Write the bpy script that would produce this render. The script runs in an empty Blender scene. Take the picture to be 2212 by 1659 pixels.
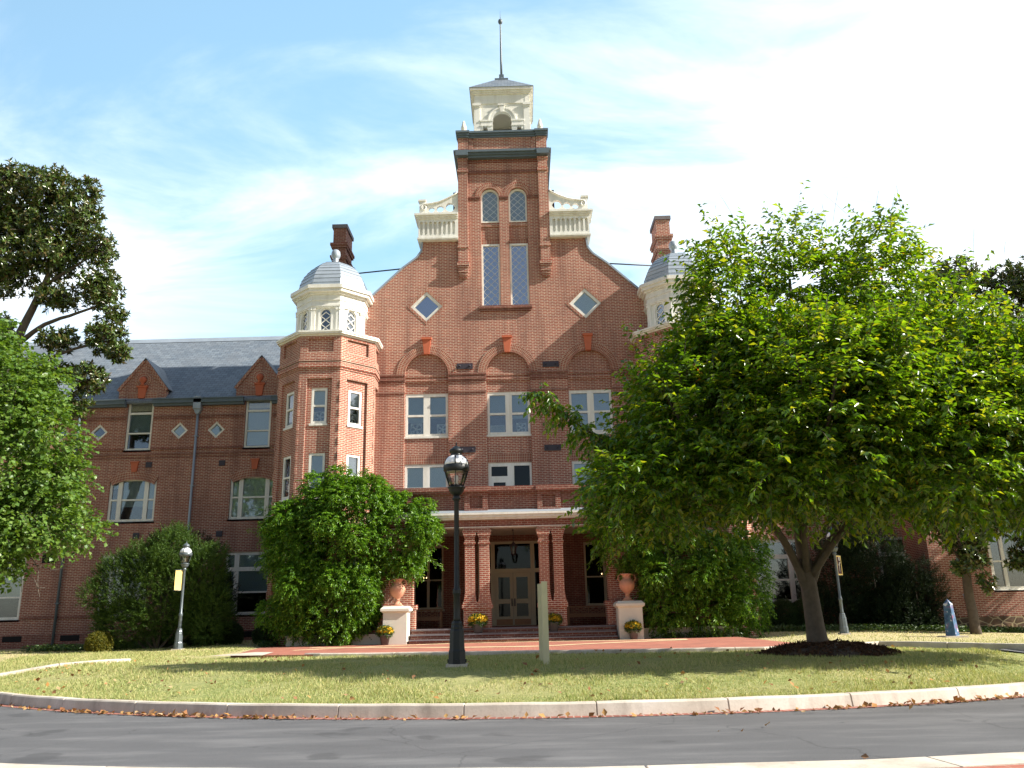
import bpy, math, random
import numpy as np
from mathutils import Vector, Matrix
random.seed(7); rng = np.random.default_rng(11)
S = bpy.context.scene; COL = S.collection
R = math.radians; PI = math.pi

# ------------------------------------------------------------------ camera
CAM_X, CAM_Z, PITCH, ROLL, YAW = .446, 1.34, R(15.6), R(1.303), R(.466)
cam = bpy.data.cameras.new('camera'); cam.sensor_width = 36; cam.lens = 36*1789/2212
cam.clip_start = .1; cam.clip_end = 3000
camo = bpy.data.objects.new('camera', cam); COL.objects.link(camo); S.camera = camo
_f = Vector((-math.sin(YAW)*math.cos(PITCH), math.cos(YAW)*math.cos(PITCH), math.sin(PITCH)))
_r = Vector((math.cos(YAW), math.sin(YAW), 0)); _u = _r.cross(_f)
_r2 = _r*math.cos(ROLL)-_u*math.sin(ROLL); _u2 = _r*math.sin(ROLL)+_u*math.cos(ROLL)
camo.matrix_world = Matrix(((_r2.x,_u2.x,-_f.x,CAM_X),(_r2.y,_u2.y,-_f.y,0),(_r2.z,_u2.z,-_f.z,CAM_Z),(0,0,0,1)))

# ------------------------------------------------------------------ light
SUN_E, SUN_A = R(34.5), R(101)            # elevation, azimuth clockwise from +Y
world = bpy.data.worlds.new('World'); S.world = world; world.use_nodes = True
nt = world.node_tree; N = nt.nodes; Lk = nt.links
bg = N['Background']; bg.inputs[1].default_value = .056
sky = N.new('ShaderNodeTexSky'); sky.sky_type = 'NISHITA'; sky.sun_disc = False
sky.sun_elevation = SUN_E; sky.sun_rotation = SUN_A; sky.air_density = 1.0; sky.dust_density = 1.2; sky.ozone_density = 1.3
tc = N.new('ShaderNodeTexCoord')
def wmath(op, a, b=None):
    n = N.new('ShaderNodeMath'); n.operation = op
    for i, v in enumerate((a, b)):
        if v is None: continue
        if isinstance(v, (int, float)): n.inputs[i].default_value = v
        else: Lk.new(v, n.inputs[i])
    return n.outputs[0]
sep = N.new('ShaderNodeSeparateXYZ'); Lk.new(tc.outputs['Generated'], sep.inputs[0])
zz = wmath('ADD', wmath('MAXIMUM', sep.outputs[2], 0.0), .22)
cx_ = wmath('DIVIDE', sep.outputs[0], zz); cy_ = wmath('DIVIDE', sep.outputs[1], zz)
comb = N.new('ShaderNodeCombineXYZ'); Lk.new(cx_, comb.inputs[0]); Lk.new(cy_, comb.inputs[1])
mp = N.new('ShaderNodeMapping'); Lk.new(comb.outputs[0], mp.inputs[0])
mp.inputs['Rotation'].default_value = (0, 0, R(28)); mp.inputs['Scale'].default_value = (.95, 2.1, 1)
mp.inputs['Location'].default_value = (7.1, 5.2, 0)
nz = N.new('ShaderNodeTexNoise'); Lk.new(mp.outputs[0], nz.inputs[0])
nz.inputs['Scale'].default_value = 1.3; nz.inputs['Detail'].default_value = 9; nz.inputs['Roughness'].default_value = .58; nz.inputs['Distortion'].default_value = .6
low = wmath('MULTIPLY', wmath('SUBTRACT', .50, sep.outputs[2]), .24)      # more cloud low down
side = wmath('ADD', wmath('MULTIPLY', sep.outputs[0], .44), wmath('MULTIPLY', wmath('MAXIMUM', wmath('SUBTRACT', -.22, sep.outputs[0]), 0.0), 1.0))                              # and to the right, towards the sun
dens = wmath('ADD', wmath('ADD', wmath('ADD', nz.outputs[0], low), side), wmath('MULTIPLY', wmath('SUBTRACT', sep.outputs[1], .62), .30))
mr = N.new('ShaderNodeMapRange'); mr.interpolation_type = 'SMOOTHSTEP'; Lk.new(dens, mr.inputs[0])
mr.inputs[1].default_value = .44; mr.inputs[2].default_value = .93; mr.inputs[3].default_value = .06; mr.inputs[4].default_value = .97
veil = wmath('MULTIPLY', wmath('MAXIMUM', sep.outputs[1], 0.0), 0.52)        # thin bright haze over the far half of the sky
mv = N.new('ShaderNodeMixRGB'); Lk.new(veil, mv.inputs[0]); Lk.new(sky.outputs[0], mv.inputs[1]); mv.inputs[2].default_value = (5.4, 11.4, 16.6, 1)
mx = N.new('ShaderNodeMixRGB'); Lk.new(mr.outputs[0], mx.inputs[0]); Lk.new(mv.outputs[0], mx.inputs[1])
mx.inputs[2].default_value = (14.0, 14.4, 14.8, 1)
Lk.new(mx.outputs[0], bg.inputs[0])
sl = bpy.data.lights.new('sun', 'SUN'); sl.energy = 5.0; sl.angle = R(.53); sl.color = (1, .94, .84)
so = bpy.data.objects.new('sun', sl); COL.objects.link(so)
SD = Vector((math.sin(SUN_A)*math.cos(SUN_E), math.cos(SUN_A)*math.cos(SUN_E), math.sin(SUN_E)))
so.rotation_euler = SD.to_track_quat('Z', 'Y').to_euler(); so.location = (60, -20, 50)
S.view_settings.view_transform = 'Standard'; S.view_settings.look = 'None'; S.view_settings.gamma = 1
S.view_settings.exposure = 1.12; S.view_settings.use_curve_mapping = False
S.cycles.max_bounces = 8; S.cycles.transparent_max_bounces = 16

# ------------------------------------------------------------------ materials
class Mat:
    def __init__(s, name):
        s.m = bpy.data.materials.new(name); s.m.use_nodes = True
        s.t = s.m.node_tree; s.n = s.t.nodes; s.l = s.t.links
        s.p = s.n['Principled BSDF']; s.out = s.n['Material Output']
    def node(s, k, **kw):
        n = s.n.new(k)
        for a, b in kw.items(): setattr(n, a, b)
        return n
    def noise(s, scale, detail=4, rough=.55, vec=None):
        n = s.node('ShaderNodeTexNoise'); n.inputs['Scale'].default_value = scale
        n.inputs['Detail'].default_value = detail; n.inputs['Roughness'].default_value = rough
        if vec is None: vec = s.coord('Object')
        s.l.new(vec, n.inputs[0]); return n.outputs[0]
    def streak(s, sx=1.7, sz=.16, detail=5):
        v = s.node('ShaderNodeMapping'); s.l.new(s.coord('Object'), v.inputs[0]); v.inputs['Scale'].default_value = (sx, sx, sz)
        return s.noise(1., detail, .65, v.outputs[0])
    def coord(s, k):
        if not hasattr(s, '_tc'): s._tc = s.node('ShaderNodeTexCoord')
        return s._tc.outputs[k]
    def ramp(s, fac, stops):
        n = s.node('ShaderNodeValToRGB'); e = n.color_ramp.elements
        while len(e) < len(stops): e.new(.5)
        for x, (p, c) in zip(e, stops): x.position = p; x.color = (*c, 1)
        s.l.new(fac, n.inputs[0]); return n.outputs[0]
    def mix(s, fac, a, b, mode='MIX'):
        n = s.node('ShaderNodeMixRGB', blend_type=mode)
        for i, v in enumerate((fac, a, b)):
            if isinstance(v, (int, float)): n.inputs[i].default_value = v
            elif isinstance(v, tuple): n.inputs[i].default_value = (*v, 1)
            else: s.l.new(v, n.inputs[i])
        return n.outputs[0]
    def base(s, c):
        if isinstance(c, tuple): s.p.inputs['Base Color'].default_value = (*c, 1)
        else: s.l.new(c, s.p.inputs['Base Color'])
    def bump(s, h, strength=.3, dist=.02):
        n = s.node('ShaderNodeBump'); n.inputs['Strength'].default_value = strength; n.inputs['Distance'].default_value = dist
        s.l.new(h, n.inputs['Height']); s.l.new(n.outputs[0], s.p.inputs['Normal'])
    def set(s, rough=.6, metal=0., spec=.5):
        s.p.inputs['Roughness'].default_value = rough; s.p.inputs['Metallic'].default_value = metal
        s.p.inputs['Specular IOR Level'].default_value = spec
def plain(name, c, rough=.6, metal=0., spec=.5, var=.12, scale=3., bump=0.):
    m = Mat(name); n = m.noise(scale, 6, .6)
    m.base(m.mix(n, tuple(x*(1-var*1.6) for x in c), tuple(min(.95, x*(1+var)) for x in c)))
    m.set(rough, metal, spec)
    if bump: m.bump(m.noise(scale*9, 5), bump, .01)
    return m.m
def brick(name, c1, c2, mortar, bw=.213, rh=.0677, ms=.010, off=.5, dirt=.55, dark=(.10, .032, .026)):
    m = Mat(name); b = m.node('ShaderNodeTexBrick'); b.offset = off
    m.l.new(m.coord('UV'), b.inputs['Vector'])
    b.inputs['Scale'].default_value = 1; b.inputs['Brick Width'].default_value = bw; b.inputs['Row Height'].default_value = rh
    b.inputs['Mortar Size'].default_value = ms; b.inputs['Mortar Smooth'].default_value = .15; b.inputs['Bias'].default_value = -.1
    b.inputs['Color1'].default_value = (*c1, 1); b.inputs['Color2'].default_value = (*c2, 1); b.inputs['Mortar'].default_value = (*mortar, 1)
    n1 = m.noise(.45, 6, .65); n2 = m.noise(5, 3, .5); n3 = m.noise(26, 2, .5)
    col = m.mix(m.ramp(n2, [(.35, (0,)*3), (.75, (dirt,)*3)]), b.outputs[0], dark, 'MIX')
    col = m.mix(m.ramp(n1, [(.36, (.30,)*3), (.66, (0,)*3)]), col, (.12, .055, .045), 'MIX')
    col = m.mix(m.ramp(n3, [(.3, (0,)*3), (.8, (.22,)*3)]), col, (.42, .16, .10), 'MIX')
    col = m.mix(m.ramp(m.streak(), [(.48, (0,)*3), (.72, (.55,)*3)]), col, (.13, .06, .05))
    m.base(col); m.set(.88, 0, .25); m.bump(b.outputs['Fac'], -.35, .012)
    return m.m
M = {}
M['brick'] = brick('red_brick', (.40, .084, .047), (.275, .056, .037), (.68, .57, .44), ms=.0125, dirt=.24)
M['brick_wing'] = brick('shaded_brick', (.34, .075, .043), (.23, .050, .034), (.58, .47, .36), ms=.0135, dirt=.3)  # same brick as the gable, darkened in colour for the wings' shade
M['brick_arch'] = brick('arch_brick', (.38, .088, .048), (.27, .064, .04), (.62, .51, .38), bw=.107, off=0., dirt=.3)
M['brick_dark'] = brick('stained_shaded_brick', (.25, .062, .042), (.16, .040, .03), (.42, .34, .26), dirt=.6)  # stained bands and steps; also the painted shade of porch wall and left chimney
M['brick_paver'] = brick('brick_paver', (.44, .15, .10), (.36, .115, .08), (.40, .27, .20), bw=.2, rh=.1, ms=.006, dirt=.15, dark=(.25, .09, .06))
M['brick_edge'] = brick('gutter_brick', (.34, .11, .08), (.24, .075, .055), (.50, .42, .36), bw=.105, rh=.30, ms=.008, off=0, dirt=.3)
M['cream_paver'] = brick('cream_paver', (.85, .66, .38), (.78, .58, .34), (.5, .4, .28), bw=.2, rh=.1, ms=.006, dirt=.1, dark=(.4, .3, .2))
M['terracotta'] = plain('terracotta', (.50, .125, .055), .75, var=.15)
M['urn_clay'] = plain('urn_clay', (.62, .30, .19), .75, var=.18, scale=6)
def paint(name, c, grime):
    m = Mat(name); a = m.streak(5, .5, 6); b = m.noise(14, 4, .6)
    col = m.mix(m.ramp(a, [(.46, (0,)*3), (.75, (.6,)*3)]), c, grime); col = m.mix(m.ramp(b, [(.55, (0,)*3), (.8, (.35,)*3)]), col, grime)
    m.base(col); m.set(.5); m.bump(m.noise(40, 3), .12, .005); return m.m
M['white'] = paint('white_paint', (.78, .765, .70), (.52, .48, .38))
M['beige'] = plain('beige_paint', (.52, .46, .33), .6, var=.06)
M['cream'] = plain('cream_stucco', (.66, .63, .55), .8, var=.10, scale=2.2, bump=.15)
M['lattice'] = plain('lattice_came', (.6, .63, .64), .5)
M['blind_white'] = plain('white_blind', (.82, .84, .84), .9, var=.03)
M['lead'] = plain('lead_sheet', (.36, .41, .46), .5, .35, var=.18, scale=2)
M['dome_metal'] = plain('dome_shingle', (.37, .42, .47), .42, .30, var=.2, scale=3)
M['trim_dark'] = plain('slate_grey_paint', (.11, .145, .17), .5, var=.2)
M['iron'] = plain('dark_iron', (.05, .042, .055), .6, .2, var=.2)
M['lamp_black'] = plain('lamp_black_paint', (.008, .011, .013), .5, .1, var=.2)
M['lamp_sunlit'] = plain('lamp_sunlit_paint', (.12, .145, .16), .35, .3, var=.2)  # same paint as the black lamp, its sunlit sheen put into the colour
M['lamp_white'] = plain('lamp_white_cap', (.82, .83, .86), .3, var=.03)
M['ceiling'] = plain('ceiling_paint', (.62, .55, .45), .8, var=.04)
M['unlit_backing'] = plain('unlit_room_dark', (.022, .02, .02), .9, spec=.1)  # near-black sheets behind the openings, unlit depth put into the colour
bl = Mat('window_blind'); oi = bl.node('ShaderNodeObjectInfo'); bl.base(bl.ramp(oi.outputs['Random'], [(0, (.30, .36, .37)), (.35, (.46, .52, .52)), (.7, (.58, .60, .56)), (1, (.68, .67, .60))])); bl.set(.9, 0, .2); M['blind'] = bl.m
M['fan_grey'] = plain('fan_plastic', (.55, .55, .52), .5)
M['wood'] = plain('bench_teak', (.38, .20, .105), .6, var=.25, scale=8)
M['pot_grey'] = plain('pot_grey_plastic', (.12, .115, .12), .55, var=.15)
M['post_beige'] = plain('post_beige_paint', (.60, .55, .35), .6, var=.1, scale=5)
M['banner_yellow'] = plain('banner_yellow', (.92, .68, .24), .8, var=.06)
M['banner_dark'] = plain('banner_maroon', (.09, .035, .05), .8)
M['banner_pale'] = plain('banner_pale_print', (.6, .55, .5), .8)
M['bark'] = plain('bark', (.11, .085, .065), .9, var=.35, scale=9, bump=.6)
M['bark_pale'] = plain('bark_pale', (.15, .125, .10), .9, var=.3, scale=9, bump=.6)
M['soil'] = plain('soil', (.06, .04, .028), .95, var=.3, scale=4)
M['flagstone'] = plain('step_stone', (.17, .15, .16), .8, var=.25, scale=3)
def slate():
    m = Mat('slate_roof'); b = m.node('ShaderNodeTexBrick'); m.l.new(m.coord('UV'), b.inputs['Vector']); b.offset = .5
    for k, v in (('Scale', 1), ('Brick Width', .28), ('Row Height', .2), ('Mortar Size', .008), ('Mortar Smooth', .1), ('Bias', 0)): b.inputs[k].default_value = v
    b.inputs['Color1'].default_value = (.19, .225, .26, 1); b.inputs['Color2'].default_value = (.12, .15, .185, 1); b.inputs['Mortar'].default_value = (.03, .035, .045, 1)
    n = m.noise(1.3, 6, .65); n2 = m.noise(7, 3)
    c = m.mix(m.ramp(n, [(.35, (0,)*3), (.7, (.45,)*3)]), b.outputs[0], (.19, .20, .21))
    c = m.mix(m.ramp(n2, [(.5, (0,)*3), (.85, (.4,)*3)]), c, (.05, .06, .08))
    m.base(c); m.set(.55, 0, .4); m.bump(b.outputs['Fac'], -.5, .015); return m.m
M['slate'] = slate()
def glass(name, tint, fac, k=1.2):
    m = Mat(name); m.n.remove(m.p)
    tr = m.node('ShaderNodeBsdfTransparent'); tr.inputs[0].default_value = (*tint, 1)
    gl = m.node('ShaderNodeBsdfGlossy'); gl.inputs['Roughness'].default_value = .03; gl.inputs[0].default_value = (.92, .95, 1, 1)
    bp = m.node('ShaderNodeBump'); bp.inputs['Strength'].default_value = .05; bp.inputs['Distance'].default_value = .02
    m.l.new(m.noise(1.3, 2), bp.inputs['Height']); m.l.new(bp.outputs[0], gl.inputs['Normal'])
    lw = m.node('ShaderNodeFresnel'); lw.inputs[0].default_value = 1.5
    a = m.node('ShaderNodeMath', operation='MULTIPLY_ADD'); m.l.new(lw.outputs[0], a.inputs[0]); a.inputs[1].default_value = k; a.inputs[2].default_value = fac
    mx = m.node('ShaderNodeMixShader'); m.l.new(a.outputs[0], mx.inputs[0]); m.l.new(tr.outputs[0], mx.inputs[1]); m.l.new(gl.outputs[0], mx.inputs[2])
    m.l.new(mx.outputs[0], m.out.inputs[0]); return m.m
M['glass'] = glass('window_glass', (.86, .90, .90), .09)
M['glass_dark'] = glass('door_glass', (.4, .42, .4), 0, .75)
M['glass_lead'] = glass('leaded_glass', (.25, .36, .5), .42)
M['glass_lamp'] = glass('lamp_glass', (.95, .93, .9), .03)
def leafmat(name, cols, trans=.35, rough=.4, spec=.5, tcol=None):
    m = Mat(name); g = m.node('ShaderNodeNewGeometry')
    c = m.ramp(g.outputs['Random Per Island'], [(i/(len(cols)-1), x) for i, x in enumerate(cols)])
    m.base(c); m.set(rough, 0, spec)
    t = m.node('ShaderNodeBsdfTranslucent'); m.l.new(m.mix(1., c, tcol or (1.9, 1.8, .55), 'MULTIPLY'), t.inputs[0])
    mx = m.node('ShaderNodeMixShader'); mx.inputs[0].default_value = trans
    m.l.new(m.p.outputs[0], mx.inputs[1]); m.l.new(t.outputs[0], mx.inputs[2]); m.l.new(mx.outputs[0], m.out.inputs[0])
    return m.m
M['leaf_cherry'] = leafmat('cherry_leaf', [(.034, .082, .010), (.058, .13, .013), (.088, .18, .016), (.13, .225, .02), (.21, .23, .024)], .40, .30, .6, (2.7, 2.4, .4))
M['leaf_cherry_fall'] = leafmat('cherry_leaf_turning', [(.30, .22, .02), (.35, .16, .02), (.30, .08, .02)], .35)
M['leaf_maple'] = leafmat('maple_leaf', [(.06, .125, .022), (.09, .175, .03), (.13, .22, .04), (.16, .24, .05)], .32, .42, .5)
M['leaf_magnolia'] = leafmat('magnolia_leaf', [(.042, .075, .016), (.06, .105, .02), (.08, .125, .026), (.11, .08, .03), (.065, .115, .02)], .10, .25, .7)
M['leaf_bush'] = leafmat('wisteria_leaf', [(.04, .11, .010), (.075, .18, .014), (.11, .24, .018), (.18, .31, .03)], .32, .4, .5)
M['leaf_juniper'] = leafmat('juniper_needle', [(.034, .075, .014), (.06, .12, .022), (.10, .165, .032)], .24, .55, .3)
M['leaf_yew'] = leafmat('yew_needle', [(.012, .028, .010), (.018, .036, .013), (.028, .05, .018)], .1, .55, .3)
M['leaf_box'] = leafmat('boxwood_leaf', [(.025, .055, .014), (.035, .07, .016), (.05, .085, .02)], .15, .45, .4)
M['leaf_box_yellow'] = leafmat('boxwood_leaf_yellow', [(.06, .09, .015), (.14, .14, .02), (.22, .18, .02)], .2, .5, .4)
M['leaf_cover'] = leafmat('ground_cover_leaf', [(.03, .07, .015), (.05, .10, .02), (.08, .13, .03)], .25, .5)
M['petal'] = leafmat('chrysanthemum_petal', [(.75, .52, .02), (.85, .66, .05), (.72, .40, .02)], .3, .6, .3, (1.1, 1.0, .6))
M['leaf_pot'] = leafmat('chrysanthemum_leaf', [(.03, .075, .015), (.06, .12, .02)], .2, .5)
M['grass_blade'] = leafmat('grass_blade', [(.20, .26, .08), (.30, .35, .13), (.42, .42, .18), (.55, .48, .25)], .30, .6, .25, (1.3, 1.25, .7))
M['litter'] = leafmat('fallen_leaf', [(.35, .17, .05), (.42, .26, .10), (.22, .09, .04), (.50, .36, .20)], .15, .7, .2, (1.1, .9, .6))
M['mulch'] = leafmat('mulch_chip', [(.05, .025, .015), (.09, .045, .025), (.13, .07, .04)], 0., .9, .1)
def lawn():
    m = Mat('lawn_grass'); a = m.noise(.35, 5, .6); b = m.noise(9, 6, .7); c = m.noise(60, 3, .7)
    col = m.ramp(b, [(.3, (.17, .22, .07)), (.5, (.29, .33, .12)), (.75, (.44, .42, .19))])
    col = m.mix(m.ramp(a, [(.40, (0,)*3), (.68, (.75,)*3)]), col, (.52, .45, .23))
    s = m.node('ShaderNodeSeparateXYZ'); m.l.new(m.coord('Object'), s.inputs[0])
    q = m.node('ShaderNodeMapRange'); m.l.new(s.outputs[1], q.inputs[0]); q.inputs[1].default_value = 18; q.inputs[2].default_value = 27; q.inputs[3].default_value = 0; q.inputs[4].default_value = .8
    col = m.mix(q.outputs[0], col, (.60, .50, .28))
    m.base(col); m.set(.95, 0, .1); m.bump(c, .8, .05); return m.m
M['lawn'] = lawn()
def asphalt():
    m = Mat('asphalt'); v = m.node('ShaderNodeMapping'); m.l.new(m.coord('Object'), v.inputs[0]); v.inputs['Scale'].default_value = (.3, 1.2, 1)
    a = m.noise(1.5, 6, .65, v.outputs[0]); b = m.noise(90, 2, .8); c = m.noise(.5, 4)
    vo = m.node('ShaderNodeTexVoronoi'); vo.inputs['Scale'].default_value = 70; m.l.new(m.coord('Object'), vo.inputs[0])
    col = m.ramp(a, [(.3, (.050, .051, .055)), (.5, (.075, .076, .08)), (.62, (.12, .12, .123)), (.75, (.17, .17, .172))])
    col = m.mix(m.ramp(b, [(.40, (0,)*3), (.66, (.75,)*3)]), col, (.17, .17, .175))
    col = m.mix(m.ramp(vo.outputs[0], [(.0, (.5,)*3), (.16, (0,)*3)]), col, (.22, .215, .21))
    cr = m.node('ShaderNodeTexVoronoi', feature='DISTANCE_TO_EDGE'); cr.inputs['Scale'].default_value = .33
    wv = m.node('ShaderNodeMixRGB', blend_type='ADD'); wv.inputs[0].default_value = .35; m.l.new(m.coord('Object'), wv.inputs[1])
    nn = m.node('ShaderNodeTexNoise'); nn.inputs['Scale'].default_value = 1.6; nn.inputs['Detail'].default_value = 5; m.l.new(m.coord('Object'), nn.inputs[0]); m.l.new(nn.outputs['Color'], wv.inputs[2]); m.l.new(wv.outputs[0], cr.inputs[0])
    col = m.mix(m.ramp(cr.outputs[0], [(.0, (.45,)*3), (.004, (0,)*3)]), col, (.02, .02, .021))
    col = m.mix(m.ramp(m.noise(.9, 3, .5), [(.62, (0,)*3), (.66, (.5,)*3)]), col, (.045, .045, .048))
    m.base(col); m.set(.75, 0, .4); m.bump(b, .5, .01); return m.m
M['asphalt'] = asphalt()
def concrete():
    m = Mat('kerb_concrete'); a = m.noise(1.2, 6, .65); b = m.noise(35, 4, .6)
    col = m.ramp(a, [(.3, (.44, .38, .31)), (.6, (.60, .54, .46)), (.8, (.68, .62, .55))])
    col = m.mix(m.ramp(b, [(.5, (0,)*3), (.8, (.3,)*3)]), col, (.25, .21, .17))
    col = m.mix(m.ramp(m.streak(2.5, .8, 6), [(.5, (0,)*3), (.72, (.55,)*3)]), col, (.20, .165, .13))
    m.base(col); m.set(.85, 0, .25); m.bump(b, .25, .01); return m.m
M['concrete'] = concrete()
def painted():
    m = Mat('mural_paint'); a = m.noise(3.2, 3, .6); b = m.noise(7, 2)
    col = m.ramp(a, [(.38, (.015, .05, .13)), (.50, (.04, .12, .22)), (.58, (.10, .08, .18)), (.66, (.22, .05, .09)), (.75, (.22, .20, .27))])
    col = m.mix(m.ramp(b, [(.6, (0,)*3), (.66, (.8,)*3)]), col, (.6, .6, .66))
    m.base(col); m.set(.6); return m.m
M['mural'] = painted()

# ------------------------------------------------------------------ mesh helpers
def link(o, parent=None):
    COL.objects.link(o)
    if parent: o.parent = parent
    return o
def tag(o, label=None, cat=None, group=None, kind=None):
    for k, v in (('label', label), ('category', cat), ('group', group), ('kind', kind)):
        if v: o[k] = v
    return o
def empty(name, loc, label, cat, group=None):
    o = bpy.data.objects.new(name, None); o.location = loc; o.empty_display_size = .2
    COL.objects.link(o); return tag(o, label, cat, group)
class MB:
    """collects geometry, in coordinates relative to `org`, built as ONE mesh object"""
    def __init__(s): s.v = []; s.f = []; s.uv = {}; s.mi = []; s.sm = []
    def add(s, vs, fs, mat=None, mi=0, smooth=False):
        k = len(s.v)
        s.v += [tuple(mat @ Vector(p)) for p in vs] if mat is not None else [tuple(p) for p in vs]
        for f in fs: s.f.append(tuple(i+k for i in f)); s.mi.append(mi); s.sm.append(smooth)
        return s
    def box(s, x0, x1, y0, y1, z0, z1, T=None, mi=0):
        vs = [(x, y, z) for z in (z0, z1) for y in (y0, y1) for x in (x0, x1)]
        return s.add(vs, [(0,2,3,1),(4,5,7,6),(0,1,5,4),(2,6,7,3),(0,4,6,2),(1,3,7,5)], T, mi)
    def prism(s, poly, a, b, axis='y', T=None, mi=0):
        """closed polygon (2-D) swept between a and b along an axis: y: poly is (x,z); x: (y,z); z: (x,y)"""
        n = len(poly)
        P = {'y': lambda p, t: (p[0], t, p[1]), 'x': lambda p, t: (t, p[0], p[1]), 'z': lambda p, t: (p[0], p[1], t)}[axis]
        area = sum(poly[i][0]*poly[(i+1)%n][1]-poly[(i+1)%n][0]*poly[i][1] for i in range(n))
        if area < 0: poly = poly[::-1]
        vs = [P(p, a) for p in poly]+[P(p, b) for p in poly]
        fr, bk = tuple(range(n)), tuple(range(2*n-1, n-1, -1)); sd = [(i, n+i, n+(i+1)%n, (i+1)%n) for i in range(n)]
        if axis == 'y': fs = [fr, bk]+sd
        else: fs = [fr[::-1], bk[::-1]]+[q[::-1] for q in sd]
        return s.add(vs, fs, T, mi)
    def lathe(s, prof, c=(0,0,0), n=16, T=None, mi=0, smooth=True, rot=0.):
        vs = []; fs = []
        for r, z in prof:
            for i in range(n):
                a = rot+2*PI*i/n; vs.append((c[0]+r*math.cos(a), c[1]+r*math.sin(a), c[2]+z))
        for j in range(len(prof)-1):
            for i in range(n):
                fs.append((j*n+i, j*n+(i+1)%n, (j+1)*n+(i+1)%n, (j+1)*n+i))
        fs.append(tuple(range(n-1, -1, -1))); fs.append(tuple((len(prof)-1)*n+i for i in range(n)))
        return s.add(vs, fs, T, mi, smooth)
    def tube(s, pts, rad, n=8, T=None, mi=0, smooth=True):
        pts = [Vector(p) for p in pts]; k = len(pts)
        if isinstance(rad, (int, float)): rad = [rad]*k
        vs = []; fs = []; ref = Vector((.3, .9, .2))
        for i, p in enumerate(pts):
            d = (pts[min(i+1, k-1)]-pts[max(i-1, 0)]).normalized()
            a = d.cross(ref); a = a.normalized() if a.length > .05 else d.cross(Vector((1, 0, 0))).normalized()
            b = d.cross(a)
            for j in range(n):
                t = 2*PI*j/n; vs.append(tuple(p+(a*math.cos(t)+b*math.sin(t))*rad[i]))
        for i in range(k-1):
            for j in range(n): fs.append((i*n+j, (i+1)*n+j, (i+1)*n+(j+1)%n, i*n+(j+1)%n))
        fs.append(tuple(range(n))); fs.append(tuple((k-1)*n+i for i in range(n-1, -1, -1)))
        return s.add(vs, fs, T, mi, smooth)
    def strip(s, pts, y0, y1, t, mi=0):
        """capping that follows (x,z) points, thickness t upwards"""
        for (a, b) in zip(pts[:-1], pts[1:]):
            d = Vector((b[0]-a[0], b[1]-a[1])).normalized(); n = Vector((-d.y, d.x))
            if n.y < 0 or (abs(n.y) < 1e-3 and n.x*a[0] < 0): n = -n
            s.prism([a, b, (b[0]+n.x*t, b[1]+n.y*t), (a[0]+n.x*t, a[1]+n.y*t)], y0, y1, 'y', None, mi)
        return s
    def plate(s, outer, holes, y0, y1, T=None, mi=0):
        """polygon with holes in the XZ plane, between y0 (front) and y1"""
        cu = bpy.data.curves.new('tmp', 'CURVE'); cu.dimensions = '2D'; cu.fill_mode = 'BOTH'; cu.extrude = (y1-y0)/2
        for poly in [outer]+list(holes):
            sp = cu.splines.new('POLY'); sp.points.add(len(poly)-1); sp.use_cyclic_u = True
            for q, p in zip(sp.points, poly): q.co = (p[0], p[1], 0, 1)
        ob = bpy.data.objects.new('tmp', cu); COL.objects.link(ob)
        me = bpy.data.meshes.new_from_object(ob.evaluated_get(bpy.context.evaluated_depsgraph_get()))
        yc = (y0+y1)/2
        s.add([(v.co.x, yc-v.co.z, v.co.y) for v in me.vertices], [tuple(p.vertices) for p in me.polygons], T, mi)
        bpy.data.objects.remove(ob); bpy.data.curves.remove(cu); bpy.data.meshes.remove(me)
        return s
    def ringarc(s, cx, cz, r0, r1, a0, a1, y0, y1, n=28, T=None, mi=0):
        """arch ring with radial brick uv"""
        vs = []
        for i in range(n+1):
            a = a0+(a1-a0)*i/n
            for r in (r0, r1):
                for y in (y0, y1): vs.append((cx+r*math.cos(a), y, cz+r*math.sin(a)))
        k = len(s.f); fs = []; uvs = []
        for i in range(n):
            b = 4*i; A = abs(a1-a0)/n*(r0+r1)/2
            q = [(b, b+2, b+6, b+4), (b+2, b+3, b+7, b+6), (b+1, b, b+4, b+5), (b+3, b+1, b+5, b+7)]
            if a1 < a0: q = [x[::-1] for x in q]
            for f in q:
                fs.append(f); uvs.append([((r0 if (j % 4) < 2 else r1)+(0 if j % 2 == 0 else .1), A*(j//4)) for j in f])
        fs += [(1, 3, 2, 0), (4*n, 4*n+2, 4*n+3, 4*n+1)]
        for i, u in enumerate(uvs): s.uv[k+i] = u
        return s.add(vs, fs, T, mi)
    def build(s, name, mats, parent=None, org=None, recalc=False):
        if not isinstance(mats, (list, tuple)): mats = [mats]
        me = bpy.data.meshes.new(name)
        o = Vector((0, 0, 0)) if org is None else Vector(org)
        V = np.array(s.v, dtype=float)-np.array(o)
        me.from_pydata([tuple(x) for x in V], [], s.f)
        for m in mats: me.materials.append(m)
        me.polygons.foreach_set('material_index', s.mi); me.polygons.foreach_set('use_smooth', s.sm)
        uvl = me.uv_layers.new(name='UVMap'); W = np.array(s.v, dtype=float)
        uv = np.zeros((len(me.loops), 2))
        for p in me.polygons:
            n = p.normal
            if p.index in s.uv:
                for k, li in enumerate(p.loop_indices): uv[li] = s.uv[p.index][k]
                continue
            if abs(n.z) > .97: t = Vector((1, 0, 0)); b = Vector((0, 1, 0))
            else: t = Vector((0, 0, 1)).cross(n).normalized(); b = n.cross(t)
            for li in p.loop_indices:
                q = Vector(W[me.loops[li].vertex_index]); uv[li] = (q.dot(t), q.dot(b))
        uvl.data.foreach_set('uv', uv.ravel())
        me.update()
        ob = bpy.data.objects.new(name, me); ob.location = o
        link(ob, parent)
        if parent is not None: ob.location = o-abs_loc(parent)
        return ob
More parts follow.
